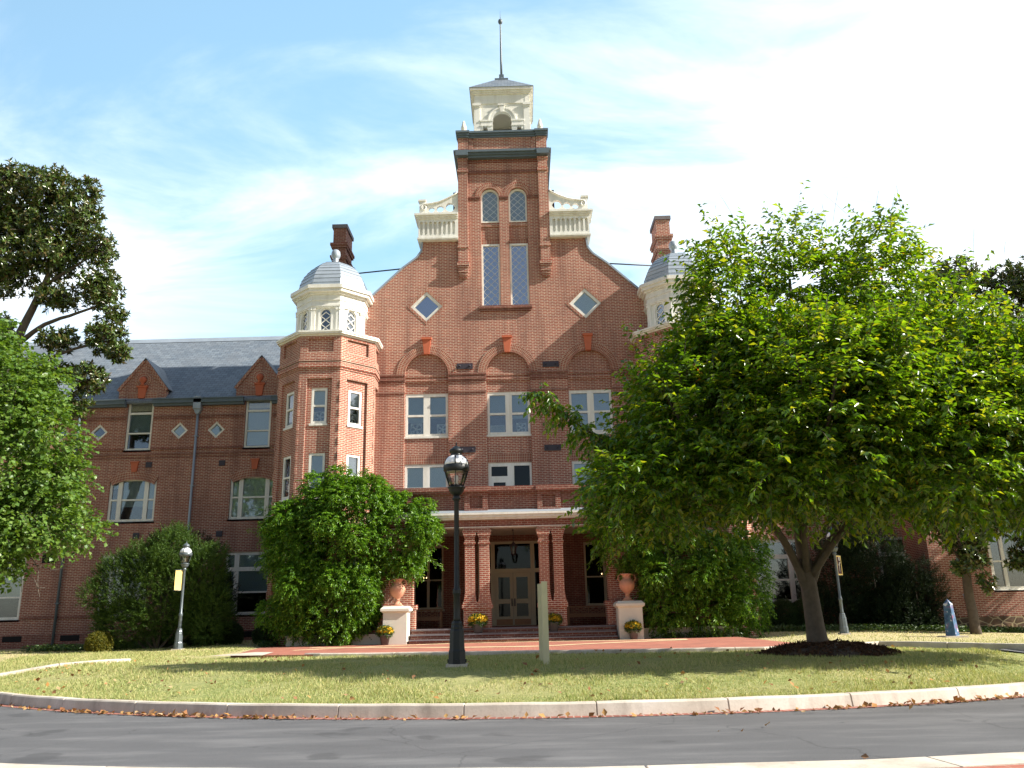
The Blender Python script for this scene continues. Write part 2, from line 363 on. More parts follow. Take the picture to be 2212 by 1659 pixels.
def abs_loc(o):
    p = Vector(o.location)
    while o.parent: o = o.parent; p += Vector(o.location)
    return p
def fast_mesh(name, V, F, mat, parent=None, smooth=False):
    """numpy vertices (n,3) and triangles (m,3)"""
    me = bpy.data.meshes.new(name); n, m = len(V), len(F)
    me.vertices.add(n); me.vertices.foreach_set('co', np.ascontiguousarray(V, dtype=np.float32).ravel())
    me.loops.add(3*m); me.loops.foreach_set('vertex_index', np.ascontiguousarray(F, dtype=np.int32).ravel())
    me.polygons.add(m); me.polygons.foreach_set('loop_start', np.arange(0, 3*m, 3, dtype=np.int32))
    me.materials.append(mat); me.update(calc_edges=True); me.validate()
    if smooth: me.polygons.foreach_set('use_smooth', np.ones(m, dtype=bool))
    ob = bpy.data.objects.new(name, me); link(ob, parent)
    if parent is not None: ob.location = -Vector(abs_loc(parent))
    return ob
def rect(x0, x1, z0, z1): return [(x0, z0), (x1, z0), (x1, z1), (x0, z1)]
def arch(cx, hw, z0, zs, n=18): return [(cx-hw, z0), (cx+hw, z0)]+[(cx+hw*math.cos(PI*i/n), zs+hw*math.sin(PI*i/n)) for i in range(n+1)]
def circ(cx, cz, r, n=20): return [(cx+r*math.cos(2*PI*i/n), cz+r*math.sin(2*PI*i/n)) for i in range(n)]
def diam(cx, cz, h): return [(cx, cz-h), (cx+h, cz), (cx, cz+h), (cx-h, cz)]
def octT(cx, cy, k): return Matrix.Translation((cx, cy, 0)) @ Matrix.Rotation(k*PI/4, 4, 'Z')
def octring(mb, cx, cy, a0, a1, z0, z1, mi=0):
    """octagonal ring or (a0=0) solid, apothem a1, may taper: a1 may be (bottom, top)"""
    b, t = a1 if isinstance(a1, tuple) else (a1, a1)
    k = 1/math.cos(PI/8)
    return mb.lathe([(b*k, z0), (t*k, z1)], (cx, cy, 0), 8, None, mi, False, PI/8)

# ------------------------------------------------------------------ the ground, road and kerbs
CX, CY, RI, RO = 1.4, 28.35, 16.3, 20.98
def path(r, ext=60, n=60):
    """island arc seen from the camera with straight tangents running away on both sides"""
    pts = []; a0, a1 = R(222), R(318)
    p0 = Vector((CX+r*math.cos(a0), CY+r*math.sin(a0))); t0 = Vector((math.sin(a0), -math.cos(a0)))
    p1 = Vector((CX+r*math.cos(a1), CY+r*math.sin(a1))); t1 = Vector((-math.sin(a1), math.cos(a1)))
    for k in (ext, ext*.5, ext*.25, ext*.12, ext*.05): pts.append(p0+t0*k)
    for i in range(n+1):
        a = a0+(a1-a0)*i/n; pts.append(Vector((CX+r*math.cos(a), CY+r*math.sin(a))))
    for k in (ext*.05, ext*.12, ext*.25, ext*.5, ext): pts.append(p1+t1*k)
    return pts
def edge_y(x):
    dx = x-CX; k = RI*math.sin(R(48))
    if abs(dx) < k: return CY-math.sqrt(RI*RI-dx*dx)
    return CY-RI*math.cos(R(48))+(abs(dx)-k)*math.tan(R(48))
def sm(t): t = min(1, max(0, t)); return t*t*(3-2*t)
def ground_z(x, y):
    d = y-edge_y(x)
    return .165+.285*sm(d/4.2)-.011*max(0, x-6)*sm(d/6)+.14*sm((d-8)/7)*sm((abs(x-.2)-7.6)/2)
def ribbon(name, pa, pb, z, mat, uvscale=None):
    mb = MB(); n = len(pa); zz = z if callable(z) else (lambda x, y: z)
    vs = [(p.x, p.y, zz(p.x, p.y)) for p in pa]+[(p.x, p.y, zz(p.x, p.y)) for p in pb]
    fs = [(i, i+1, n+i+1, n+i) for i in range(n-1)]
    s = 0; w = (pa[0]-pb[0]).length
    for i in range(n-1):
        d = (pa[i+1]-pa[i]).length; mb.uv[i] = [(s, 0), (s+d, 0), (s+d, w), (s, w)]; s += d
    mb.add(vs, fs); o = mb.build(name, mat); o['kind'] = 'structure'; return o
g = MB(); g.box(-600, 600, -300, 900, -1.2, -.05); g.build('ground', M['soil'])['kind'] = 'structure'
ribbon('road', path(RO+.0, 60), path(RI, 60), 0., M['asphalt'])
def kerb(name, pa, w, z0, z1, inward, mat, zf=None, batter=.02):
    mb = MB()
    prof = lambda p, n: [(p-n*batter, z0), (p+n*.012, z1-.02), (p+n*.032, z1), (p+n*w, z1), (p+n*w, z0)]
    # resample
    Q = [pa[0]]
    for a, b in zip(pa[:-1], pa[1:]):
        L = (b-a).length; k = max(1, int(L/.6))
        if L < 6: Q += [a+(b-a)*(i+1)/k for i in range(k)]
        else: Q.append(b)
    vs = []; fs = []; m = 0
    for i, p in enumerate(Q):
        t = (Q[min(i+1, len(Q)-1)]-Q[max(i-1, 0)]).normalized(); n = Vector((-t.y, t.x))*inward
        if i % 4 == 0 and 0 < i < len(Q)-1:        # an open joint every fourth step
            for sh, dip in ((-.012, 0), (-.004, .018), (.004, .018), (.012, 0)):
                vs += [(q.x+t.x*sh+n.x*dip, q.y+t.y*sh+n.y*dip, z-dip*(z > z0+.01)) for q, z in prof(p, n)]; m += 1
        else:
            vs += [(q.x, q.y, z+.004*math.sin(i*1.7)) for q, z in prof(p, n)]; m += 1
    for i in range(m-1):
        for j in range(4):
            f = (i*5+j, (i+1)*5+j, (i+1)*5+j+1, i*5+j+1); fs.append(f if inward > 0 else f[::-1])
    if zf: vs = [(x, y, z+zf(x, y)) for x, y, z in vs]
    mb.add(vs, fs); o = mb.build(name, mat); o['kind'] = 'structure'; return o
kerb('island_kerb', path(RI), .17, -.02, .175, 1, M['concrete'])
ribbon('brick_gutter', path(RI+.20, 60), path(RI+.012, 60), .006, M['brick_edge'])
kerb('roadside_kerb', path(RO), .5, -.02, .14, -1, M['concrete'])
ribbon('roadside_gutter', path(RO-.012, 60), path(RO-.20, 60), .006, M['brick_edge'])
ribbon('verge_paving', path(RO+4.6, 60), path(RO+.5, 60), .134, M['brick_paver'])
ribbon('verge', path(RO+60, 60), path(RO+4.6, 60), .13, M['lawn'])
# the lawn: columns that run from the kerb back past the building
def lawn_mesh():
    xs = list(np.arange(-16, 18.01, .5)); xs = [-70, -50, -35, -26, -20]+xs+[22, 28, 36, 50, 72]
    ds = [.15, .5, 1, 1.5, 2, 2.5, 3, 3.5, 4.2, 5, 6, 7, 8, 10, 13, 17, 22, 30, 45, 80, 160]
    V = []; F = []
    for x in xs:
        for d in ds:
            y = edge_y(x)+d; V.append((x, y, ground_z(x, y)+.012*math.sin(x*1.3+d*.9)*sm(d/2)))
    k = len(ds)
    for i in range(len(xs)-1):
        for j in range(k-1): F.append((i*k+j, (i+1)*k+j, (i+1)*k+j+1, i*k+j+1))
    mb = MB(); mb.add(V, F, None, 0, True); mb.build('lawn', M['lawn'])['kind'] = 'structure'
lawn_mesh()
# paved forecourt, its kerb and bands
def sheet(name, poly, z, mat):
    mb = MB(); vs = [(x, y, (ground_z(x, y) if z is None else 0)+(z or 0)) for x, y in poly]
    mb.add(vs, [tuple(range(len(poly)))]); o = mb.build(name, mat); o['kind'] = 'structure'; return o
FZ = .505
mb = MB(); mb.prism([(-7.1, 22.2), (-4.63, 21.5), (-2.1, 20.95), (.1, 20.55), (3.25, 19.95), (5.8, 19.6), (7.4, 20.6), (7.3, 24), (7.4, 30.2), (-8.3, 29.4), (-7.9, 26.5)], .2, FZ, 'z')
mb.build('brick_paving', M['brick_paver'])['kind'] = 'structure'
V2 = lambda l: [Vector(p) for p in l]
bandA = [(-6.2, 24.6), (-4.1, 26.46), (-2.9, 27.2), (-1.5, 27.85), (.7, 27.7), (2.9, 27.2), (5.5, 26.75)]
bandB = [(-6.2, 26.5), (-3.9, 25.2), (-2.6, 24.6), (-1.2, 23.85), (.65, 23.5), (1.2, 23.7), (2.7, 24.85), (5.4, 26.2)]
for nm, bd in (('paving_band', bandA), ('paving_band', bandB)):
    a = V2(bd); b = [Vector((p.x, p.y+.6)) for p in a]; ribbon(nm, a, b, FZ+(.004 if bd is bandA else .007), M['cream_paver'])
kerb('forecourt_kerb', V2([(-5.1, 21.75), (-4.63, 21.4), (-2.1, 20.88), (.1, 20.48), (3.25, 19.86), (5.8, 19.5), (7.6, 20.3), (9.05, 21.2), (10.0, 19.8), (10.75, 18.2), (12, 16.2), (15, 13.6)]), .2, .2, .535, 1, M['concrete'])
kerb('lane_kerb', V2([(-30, 12.5), (-20, 15.5), (-11.6, 19.7), (-10.5, 20.35), (-9.6, 20.9), (-9.2, 21.2)]), .22, -.1, .075, 1, M['concrete'], ground_z)
sheet('ramp_slab', [(-7.6, 22.0), (-6.1, 21.6), (-6.4, 23.6), (-7.0, 23.9)], FZ+.012, M['concrete'])
lm = MB(); lp = [(10.35, 18.3), (11.3, 16.4), (15.5, 12.6), (19, 14), (15, 14.2), (12, 16.6), (10.7, 18.6)]
lm.add([(x, y, ground_z(x, y)+.03) for x, y in lp], [tuple(range(len(lp)))]); lm.build('lane', M['asphalt'])['kind'] = 'structure'

# ------------------------------------------------------------------ the college building
B = empty('college_building', (0, 31.6, .45), 'long red brick college hall with a tall bell tower over its central gable', 'building')
YF, YR = 31.6, 31.72
def window(parent, cx, z0, z1, w, y, panes, casing='white', blinds=(), sill=True, T=None, arched=0., glassm='glass', lattice=None, depth=.09, sillw=.06, white_head=0., latw=.0085):
    """frame (one mesh) with its panes, blind and sill as children; y = front of the frame"""
    x0, x1 = cx-w/2, cx+w/2
    outer = rect(x0, x1, z0, z1)
    if arched: outer = arch(cx, w/2, z0, z1)
    if white_head:
        n = 12; outer = [(x0, z0), (x1, z0)]+[(x1-(x1-x0)*i/n, z1+white_head*math.sin(PI*i/n)) for i in range(n+1)]
    holes = []
    for p in panes:
        a, b, c, d = p[:4]
        holes.append(arch(cx+(a+b)/2, (b-a)/2, c, d) if len(p) > 4 else rect(cx+a, cx+b, c, d))
    m = MB(); m.plate(outer, holes, y, y+depth, T)
    fr = m.build('window', M[casing], parent)
    m = MB()
    for h in holes: m.prism(h, y+depth*.6, y+depth*.6+.008, 'y', T)
    m.build('pane', M[glassm], fr)
    if lattice:
        m = MB()
        for p in panes:
            a, b, c, d = cx+p[0], cx+p[1], p[2], p[3]
            top = d+(b-a)/2 if len(p) > 4 else d
            dx, dz = lattice
            def inside(x, z):
                if x < a or x > b or z < c or z > top: return False
                return len(p) <= 4 or z <= d or (x-(a+b)/2)**2+(z-d)**2 <= ((b-a)/2)**2
            for sg in (1, -1):
                k = -30
                while k < 60:
                    # line z = c + sg*(x-a)*dz/dx + k*dz
                    run = None; last = None
                    for i in range(41):
                        x = a+(b-a)*i/40; z = c+sg*(x-a)*dz/dx+k*dz
                        if inside(x, z):
                            if run is None: run = (x, z)
                            last = (x, z)
                    if run and last and run != last:
                        (xa, za), (xb, zb) = run, last; L = math.hypot(xb-xa, zb-za); nx, nz = -(zb-za)/L*latw, (xb-xa)/L*latw
                        m.prism([(xa-nx, za-nz), (xb-nx, zb-nz), (xb+nx, zb+nz), (xa+nx, za+nz)], y+depth*.6-(.012 if sg > 0 else .008), y+depth*.6-.001, 'y', T)
                    k += 1
        m.build('lattice', M['lattice'], fr)
    if blinds:
        m = MB()
        for p in blinds: m.box(cx+p[0], cx+p[1], y+depth*.6+.05+.003*(int(p[2]*10) % 3), y+depth*.6+.06, p[2], p[3], T)
        m.build('blind', M['blind'], fr)
    if sill:
        m = MB(); m.box(x0-.05, x1+.05, y-sillw, y+.04, z0-.075, z0, T); m.build('sill', M[casing], fr)
    return fr

# main gable wall with its three bays, tower channels, diamonds and the porch opening
half = [(6.95, .42), (6.95, 12.5), (5.55, 13.9), (4.21, 15.2), (3.62, 15.66), (3.42, 15.95), (3.37, 16.38), (1.9, 16.38), (1.9, 20.2)]
outer = [(x, z) for x, z in half]+[(-x, z) for x, z in half[::-1]]
BAYS = (-3.2, .035, 3.27); BW = .87; CHX = (-.575, .60); CHW = .39
holes = [arch(x, BW, 4.98, 10.65) for x in BAYS]+[arch(x, CHW, 13.47, 18.42) for x in CHX]
holes += [diam(-3.22, 13.53, .66), diam(3.24, 13.5, .66), rect(-4.42, 4.42, .9, 4.86)]
m = MB(); m.plate(outer, holes, YF, YF+.3)
for bx in BAYS:
    m.plate(rect(bx-1.05, bx+1.05, 4.9, 11.7), [rect(bx-.84, bx+.84, 8.15, 9.87), rect(bx-.84, bx+.84, 5.0 if bx == BAYS[1] else 5.15, 7.03)], YR, YR+.28)
    for z0, z1, p in ((10.30, 10.38, .03), (10.38, 10.47, .06), (10.56, 10.65, .045)): m.box(bx-BW+.002, bx+BW-.002, YR-p, YR+.01, z0, z1)
for cx in CHX:
    m.plate(arch(cx, CHW+.06, 13.3, 18.42), [rect(cx-.385, cx+.385, 13.5, 16.25), arch(cx, .385, 17.26, 18.42)], YR, YR+.2)
    m.box(cx-CHW+.003, cx+CHW-.003, YR-.05, YR+.01, 17.06, 17.14)
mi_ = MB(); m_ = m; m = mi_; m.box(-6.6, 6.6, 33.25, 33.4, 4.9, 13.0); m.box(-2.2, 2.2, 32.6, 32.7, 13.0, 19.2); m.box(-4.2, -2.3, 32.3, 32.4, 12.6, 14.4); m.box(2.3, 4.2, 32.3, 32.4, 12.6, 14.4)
m.build('unlit_backing', M['unlit_backing'], B); m = m_
# arch rings, soldier lintels, bands
for bx in BAYS: m.ringarc(bx, 10.65, BW-.01, 1.19, 0, PI, YF-.035, YF+.05, mi=1)
for i, cx in enumerate(CHX): m.ringarc(cx, 18.42, CHW-.01, .62, 0, PI, YF-.03+.003*i, YF+.05, 20, mi=1)
def soldier(m, x0, x1, z0, z1, y0, y1, mi=1):
    k = len(m.f); m.box(x0, x1, y0, y1, z0, z1, None, mi)
    m.uv[k+2] = [(z0, x0), (z0, x1), (z1, x1), (z1, x0)]
for bx in BAYS: soldier(m, bx-.865, bx+.865, 7.06, 7.40, YR-.012, YR+.05)
for cx in CHX: soldier(m, cx-.385, cx+.385, 16.27, 16.47, YR-.015, YR+.05)
piers = [(-6.9, BAYS[0]-BW), (BAYS[0]+BW, BAYS[1]-BW), (BAYS[1]+BW, BAYS[2]-BW), (BAYS[2]+BW, 6.9)]
for a, b in piers:
    for z0, z1, p in ((10.33, 10.40, .03), (10.40, 10.50, .06), (10.50, 10.58, .04), (10.58, 10.655, .075), (9.86, 9.93, .03)): m.box(a-.012, b+.012, YF-p, YF+.02, z0, z1, None, 2)
# tower bands, sill, caps
for z0, z1, p in ((18.28, 18.35, .03), (18.35, 18.42, .05), (19.5, 19.57, .05), (19.57, 19.63, .03), (20.02, 20.1, .04)):
    for a, b in ((-1.5, -.575-CHW), (-.575+CHW, .6-CHW), (.6+CHW, 1.5)) if z0 < 19 else ((-1.5, 1.5),): m.box(a, b, YF-p, YF+.02, z0, z1, None, 2)
m.box(-1.07, 1.08, YF-.13, YF+.05, 13.34, 13.46, None, 2); m.box(-1.03, 1.04, YF-.07, YF+.05, 13.24, 13.34, None, 2)
gable = m.build('gable_wall', [M['brick'], M['brick_arch'], M['brick_dark']], B)
for sx in (-1, 1):
    a, b = (1.5, 1.9); m = MB()
    X = (lambda u: u) if sx > 0 else (lambda u: -u)
    bx = lambda e, y, z0, z1: m.box(min(X(a-e), X(b+e)), max(X(a-e), X(b+e)), YF-y, YF+.02, z0, z1)
    bx(0, .18, 15.35, 20.18); bx(.05, .235, 15.22, 15.36); bx(.02, .205, 15.14, 15.22); bx(0, .17, 14.94, 15.14); bx(-.02, .13, 14.80, 14.94); bx(-.04, .08, 14.70, 14.80)
    bx(.03, .215, 16.0, 16.08); bx(.03, .215, 19.5, 19.62); bx(.03, .21, 20.06, 20.16)
    m.build('tower_pilaster', M['brick'], gable)
for x0 in (-3.2, .025, 3.265):
    m = MB(); m.prism([(x0-.105, 11.48), (x0+.105, 11.48), (x0+.165, 12.08), (x0-.165, 12.08)], YF-.09, YF+.05); m.box(x0-.2, x0+.2, YF-.14, YF+.05, 12.08, 12.17)
    m.build('keystone', M['terracotta'], gable)
for x, z in ((-1.68, 10.945), (1.75, 10.945), (-1.60, 7.565), (1.71, 7.56)):
    m = MB(); m.box(x-.32, x+.32, YF-.035, YF+.01, z-.115, z+.115)
    for dx in (-.2, .2): m.lathe([(.035, -.05), (.035, .05)], (x+dx, YF-.05, z), 8, Matrix.Translation((x+dx, YF-.05, z)) @ Matrix.Rotation(PI/2, 4, 'X') @ Matrix.Translation((-x-dx, -YF+.05, -z)))
    m.build('tie_plate', M['iron'], B)
# lead coping along the rakes
for sx in (-1, 1):
    m = MB(); m.strip([(sx*x, z) for x, z in half[1:7]], YF-.07, YF+.55, .07)
    m.build('rake_coping', M['lead'], B)
# windows of the gable wall
def sash3(bx, c='white', bl=()):
    return window(B, bx, 8.15, 9.88, 1.7, YR+.015, [(-.75, -.13, 9.03, 9.75), (-.75, -.13, 8.25, 8.95), (.13, .75, 9.03, 9.75), (.13, .75, 8.25, 8.95)], c, bl)
sash3(BAYS[0], 'white', [(-.8, -.1, 8.72, 9.8), (.1, .8, 8.9, 9.8)]); sash3(BAYS[1], 'white', [(-.8, -.1, 8.96, 9.8), (.1, .8, 8.8, 9.8)]); sash3(BAYS[2], 'white', [(-.8, -.1, 8.2, 9.8), (.1, .8, 8.2, 9.8)])
for bx in (BAYS[0], BAYS[2]):
    window(B, bx, 5.15, 7.04, 1.7, YR+.015, [(-.75, -.13, 6.15, 6.93), (-.75, -.13, 5.27, 6.07), (.13, .75, 6.15, 6.93), (.13, .75, 5.27, 6.07)], 'white', [(-.8, -.1, 5.2, 7), (.1, .8, 5.2, 7)])
window(B, BAYS[1], 5.0, 7.04, 1.7, YR+.015, [(-.72, -.1, 6.52, 6.9), (-.64, -.18, 5.4, 6.28), (.16, .76, 6.12, 6.92), (.16, .76, 5.3, 6.05)], 'white', (), False, glassm='glass_dark')
for i, cx in enumerate(CHX):
    window(B, cx, 13.49, 16.26, .76, YR-.03, [(-.31, .31, 13.53, 16.18)], 'white', (), False, glassm='glass_lead', lattice=(.31, .31))
    window(B, cx, 17.25, 18.42, .76, YR-.03, [(-.315, .315, 17.31, 18.40, 1)], 'white', [(-.34, .34, 17.3, 18.72)], False, arched=1, glassm='glass', lattice=(.315, .30))
for x, z, bl in ((-3.22, 13.53, 0), (3.24, 13.5, 1)):
    m = MB(); m.plate(diam(x, z, .66), [diam(x, z, .50)], YF+.02, YF+.13); fr = m.build('diamond_window', M['white'], B)
    m = MB(); m.prism(diam(x, z, .5), YF+.09, YF+.1); m.build('pane', M['glass_lead' if not bl else 'glass'], fr)
    if bl: m = MB(); m.prism(diam(x, z, .55), YF+.11, YF+.12); m.build('blind', M['blind_white'], fr)
    m = MB(); m.plate(diam(x, z, .80), [diam(x, z, .655)], YF-.012, YF+.03); m.build('brick_surround', M['brick_arch'], fr)

# tower: side walls, cornices, attic, belfry, spire
m = MB(); m.box(-1.88, 1.88, YF+.302, 35.3, 15.5, 20.2); m.box(-1.86, 1.86, YF-.1, 35.2, 20.45, 21.15)
for sx in (-1, 1):
    m.box(min(sx*1.46, sx*1.9), max(sx*1.46, sx*1.9), YF-.16, YF+.3, 20.45, 21.16)
m.box(-1.3, 1.3, YF-.125, YF, 20.45, 20.52); m.box(-1.3, 1.3, YF-.125, YF, 21.06, 21.15); 
m.box(-1.44, -1.26, YF-.125, YF, 20.45, 21.15); m.box(1.26, 1.44, YF-.125, YF, 20.45, 21.15)
tower = m.build('bell_tower', M['brick'], B)
m = MB()
for z0, z1, p in ((20.17, 20.27, .20), (20.27, 20.36, .27), (20.36, 20.46, .36)): m.box(-1.72-p, 1.72+p, YF-p, 35.1+p, z0, z1)
for sx in (-1, 1): m.box(min(sx*1.46, sx*1.99), max(sx*1.46, sx*1.99), YF-.40, YF, 20.2, 20.45)
for z0, z1, p in ((21.15, 21.24, .06), (21.24, 21.33, .11), (21.33, 21.42, .17)):
    m.box(-1.8-p*.6, 1.8+p*.6, YF-.1-p, 35.2+p, z0, z1)
    for sx in (-1, 1): m.box(min(sx*(1.46-p*.4), sx*(1.9+p*.5)), max(sx*(1.46-p*.4), sx*(1.9+p*.5)), YF-.17-p, YF+.3, z0, z1+.004)
m.build('tower_cornice', M['trim_dark'], tower)
for sx in (-1, 1):
    m = MB(); m.lathe([(.13, 0), (.13, .07), (.06, .10), (.06, .15), (.115, .2), (.125, .27), (.09, .42), (.05, .55), (.06, .58), (.0, .66)], (sx*1.65, YF-.05, 21.42), 14)
    m.box(sx*1.65-.17, sx*1.65+.17, YF-.22, YF+.12, 21.40, 21.47); m.build('tower_finial', M['white'], tower)
BY0, BYC = 32.05, 33.28; bh = 1.23
m = MB()
for k in range(4):
    T = Matrix.Translation((.01, BYC, 0)) @ Matrix.Rotation(k*PI/2, 4, 'Z')
    q = -bh
    # wall of one side: arch and two small lights below the entablature blocks
    side = [(-bh+.02, 21.4), (-.88, 21.4), (-.88, 22.13), (-.64, 22.13), (-.64, 21.4), (-.43, 21.4), (-.43, 22.40)]
    arc = [(-.42*math.cos(PI*i/16), 22.40+.42*math.sin(PI*i/16)) for i in range(1, 16)]
    poly = side+arc+[(-x, z) for x, z in side[::-1]]+[(bh-.02, 23.7), (-bh+.02, 23.7)]
    m.plate(poly, [], q+.05, q+.20, T)
    for sx in (-1, 1):
        lo, hi = lambda a, b: min(sx*a, sx*b), lambda a, b: max(sx*a, sx*b)
        if sx < 0: m.box(-bh, -bh+.26, q, q+.26, 21.4, 23.22, T)
        m.box(lo(.42, .95), hi(.42, .95), q-.01, q+.06, 22.15, 22.33, T); m.box(lo(.40, .97), hi(.40, .97), q-.035, q+.08, 22.33, 22.41, T); m.box(lo(.40, .97), hi(.40, .97), q-.03, q+.07, 22.1, 22.15, T)
        m.box(lo(.415, .655), hi(.415, .655), q, q+.22, 21.95, 22.10, T); m.box(lo(.44, .63), hi(.44, .63), q+.01, q+.21, 21.4, 21.95, T); m.box(lo(.425, .645), hi(.425, .645), q, q+.22, 21.75, 21.79, T)
        m.box(lo(.84, .97), hi(.84, .97), q+.01, q+.2, 21.95, 22.10, T)
    m.ringarc(0, 22.41, .42, .60, 0, PI, q+.0, q+.06, 20, T); m.ringarc(0, 22.41, .56, .62, 0, PI, q-.02, q+.05, 20, T)
    m.prism([(-.075, 22.8), (.075, 22.8), (.12, 23.12), (-.12, 23.12)], q-.03, q+.1, 'y', T); m.box(-.16, .16, q-.05, q+.1, 23.12, 23.18, T)
    m.box(-bh-.06, -bh+.3, q-.06, q+.3, 23.12, 23.24, T); m.box(-bh-.03, -bh+.28, q-.03, q+.28, 23.05, 23.12, T)
    m.box(-bh, bh-.004, q+.012, q+.2, 23.24, 23.46, T); m.box(-bh+.01, bh-.01, q+.024, q+.2, 23.46, 23.74, T)
belfry = m.build('belfry', M['white'], tower)
m = MB(); 
for z0, z1, p in ((23.70, 23.76, .05), (23.76, 23.84, .10), (23.84, 23.96, .17)): m.box(.01-bh-p, .01+bh+p, BYC-bh-p, BYC+bh+p, z0, z1)
m.build('belfry_cornice', M['white'], tower)
m = MB(); m.box(-bh+.2, bh-.2, BYC-bh+.21, BYC+bh-.21, 23.35, 23.5); m.build("belfry_ceiling", M["beige"], tower); m = MB(); m.box(-1.6, 1.6, 31.9, 35, 21.38, 21.43); m.build("belfry_floor", M["lead"], tower)
e = bh+.20
m = MB(); m.add([(.01-e, BYC-e, 23.965), (.01+e, BYC-e, 23.965), (.01+e, BYC+e, 23.965), (.01-e, BYC+e, 23.965), (-.28, BYC-.29, 25.12), (.30, BYC-.29, 25.12), (.30, BYC+.29, 25.12), (-.28, BYC+.29, 25.12)], [(0,1,5,4), (1,2,6,5), (2,3,7,6), (3,0,4,7), (4,5,6,7), (3,2,1,0)]); m.build('belfry_roof', M['slate'], tower)
m = MB(); m.box(-.3, .32, BYC-.31, BYC+.31, 25.10, 25.20); m.lathe([(.24, 25.20), (.15, 25.29), (.12, 25.38)], (.01, BYC, 0), 10)
m.box(-.1, .12, BYC-.11, BYC+.11, 25.36, 25.54); m.lathe([(.055, 25.54), (.05, 26.5), (.03, 28.35), (.03, 28.4)], (.01, BYC, 0), 8)
m.lathe([(.03, 28.38), (.09, 28.43), (.115, 28.52), (.09, 28.61), (.02, 28.66)], (.01, BYC, 0), 12); m.lathe([(.014, 28.64), (.004, 29.15)], (.01, BYC, 0), 6)
m.build('spire', M['trim_dark'], tower)

# white shoulder blocks with fluted panels and scrolled balustrades
for sx in (-1, 1):
    T = Matrix.Diagonal((sx, 1, 1, 1)) if sx < 0 else Matrix.Identity(4)
    def fx(mb):
        if sx < 0: mb.f = [f[::-1] for f in mb.f]
        return mb
    m = MB()
    slots = []
    for k in range(8):
        x = 2.09+k*.192; w = .058
        slots.append([(x-w, 16.66), (x, 16.60), (x+w, 16.66)]+[(x+w*math.cos(PI*i/8), 17.16+w*math.sin(PI*i/8)) for i in range(9)])
    m.plate(rect(1.905, 3.56, 16.50, 17.34), slots, YF-.2, YF-.11, T); m.box(1.905, 3.555, YF-.11, YF+.7, 16.50, 17.34, T)
    m.box(1.905, 3.60, YF-.24, YF+.74, 16.43, 16.50, T); m.box(1.905, 3.57, YF-.21, YF+.71, 16.385, 16.43, T)
    for z0, z1, p in ((17.34, 17.40, .05), (17.40, 17.47, .10), (17.47, 17.555, .16)): m.box(1.905, 3.56+p, YF-.2-p, YF+.7+p, z0, z1, T)
    top = [(1.905, 17.555), (3.53, 17.555), (3.53, 18.2), (3.30, 18.2), (3.28, 18.05), (3.05, 18.08), (2.7, 18.14), (2.3, 18.32), (2.05, 18.46), (1.905, 18.52)]
    m.plate(top, [circ(2.24, 17.90, .20), circ(2.66, 17.84, .155), circ(3.02, 17.81, .13)], YF-.13, YF+.03, T)
    m.box(3.25, 3.58, YF-.19, YF+.08, 18.2, 18.27, T); m.box(3.27, 3.53, YF-.15, YF+.05, 17.555, 18.2, T)
    pts = [(3.33+.12*(1-i/22*.8)*math.cos(PI*.5-i*.45), YF-.17, 17.90+.14*(1-i/22*.8)*math.sin(PI*.5-i*.45)) for i in range(20, -1, -1)]
    pts += [(3.2, YF-.17, 18.06), (3.0, YF-.17, 18.09), (2.7, YF-.17, 18.15), (2.3, YF-.17, 18.33), (2.05, YF-.17, 18.47), (1.95, YF-.17, 18.55), (1.99, YF-.17, 18.60)]
    m.tube(pts, [.025]*8+[.035]*(len(pts)-8), 6, T)
    fx(m).build('scrolled_balustrade', M['white'], B)
# main roof behind the gable
m = MB(); roof = [(6.95, 11.0), (6.95, 12.4), (5.5, 13.75), (3.4, 15.55), (2.6, 16.1), (-2.6, 16.1), (-3.4, 15.55), (-5.5, 13.75), (-6.95, 12.4), (-6.95, 11.0)]
m.prism(roof, YF+.305, 47); m.build('main_roof', M['slate'], B)
m = MB(); m.box(-6.85, 6.85, 35.0, 46.8, .4, 11.0); m.box(-6.9, -6.6, 31.95, 35.0, 4.9, 11); m.box(6.6, 6.9, 31.95, 35.0, 4.9, 11); m.build('rear_block', M['brick_wing'], B)

# chimneys
for x0, x1 in ((-7.62, -6.98), (6.66, 7.33)):
    cxm = (x0+x1)/2; m = MB(); y0, y1 = 33.4, 34.8
    m.box(x0+.04, x1-.04, y0+.04, y1-.04, 9, 18.05)
    for z0, z1, p in ((17.1, 17.2, .03), (17.2, 17.32, .07), (16.55, 16.63, .03), (16.63, 16.72, .06)): m.box(x0-p, x1+p, y0-p, y1+p, z0, z1)
    ch = m.build('chimney', M['brick_dark'] if x0 < 0 else M['brick'], B)  # left chimney's shade is put into its darker brick colour
    m = MB(); m.box(x0-.02, x1+.02, y0-.02, y1+.02, 18.05, 18.22); m.build('cap', M['flagstone'], ch)
for sx in (-1, 1): m = MB(); m.tube([(sx*4.3, 32.5, 15.62), (sx*6.75, 33.4, 15.82)], .03, 6); m.tube([(sx*(6.62+.1*math.cos(a*.5)), 33.2, 15.95+.1*math.sin(a*.5)) for a in range(12)], .012, 5); m.build('tie_rod', M['iron'], B)

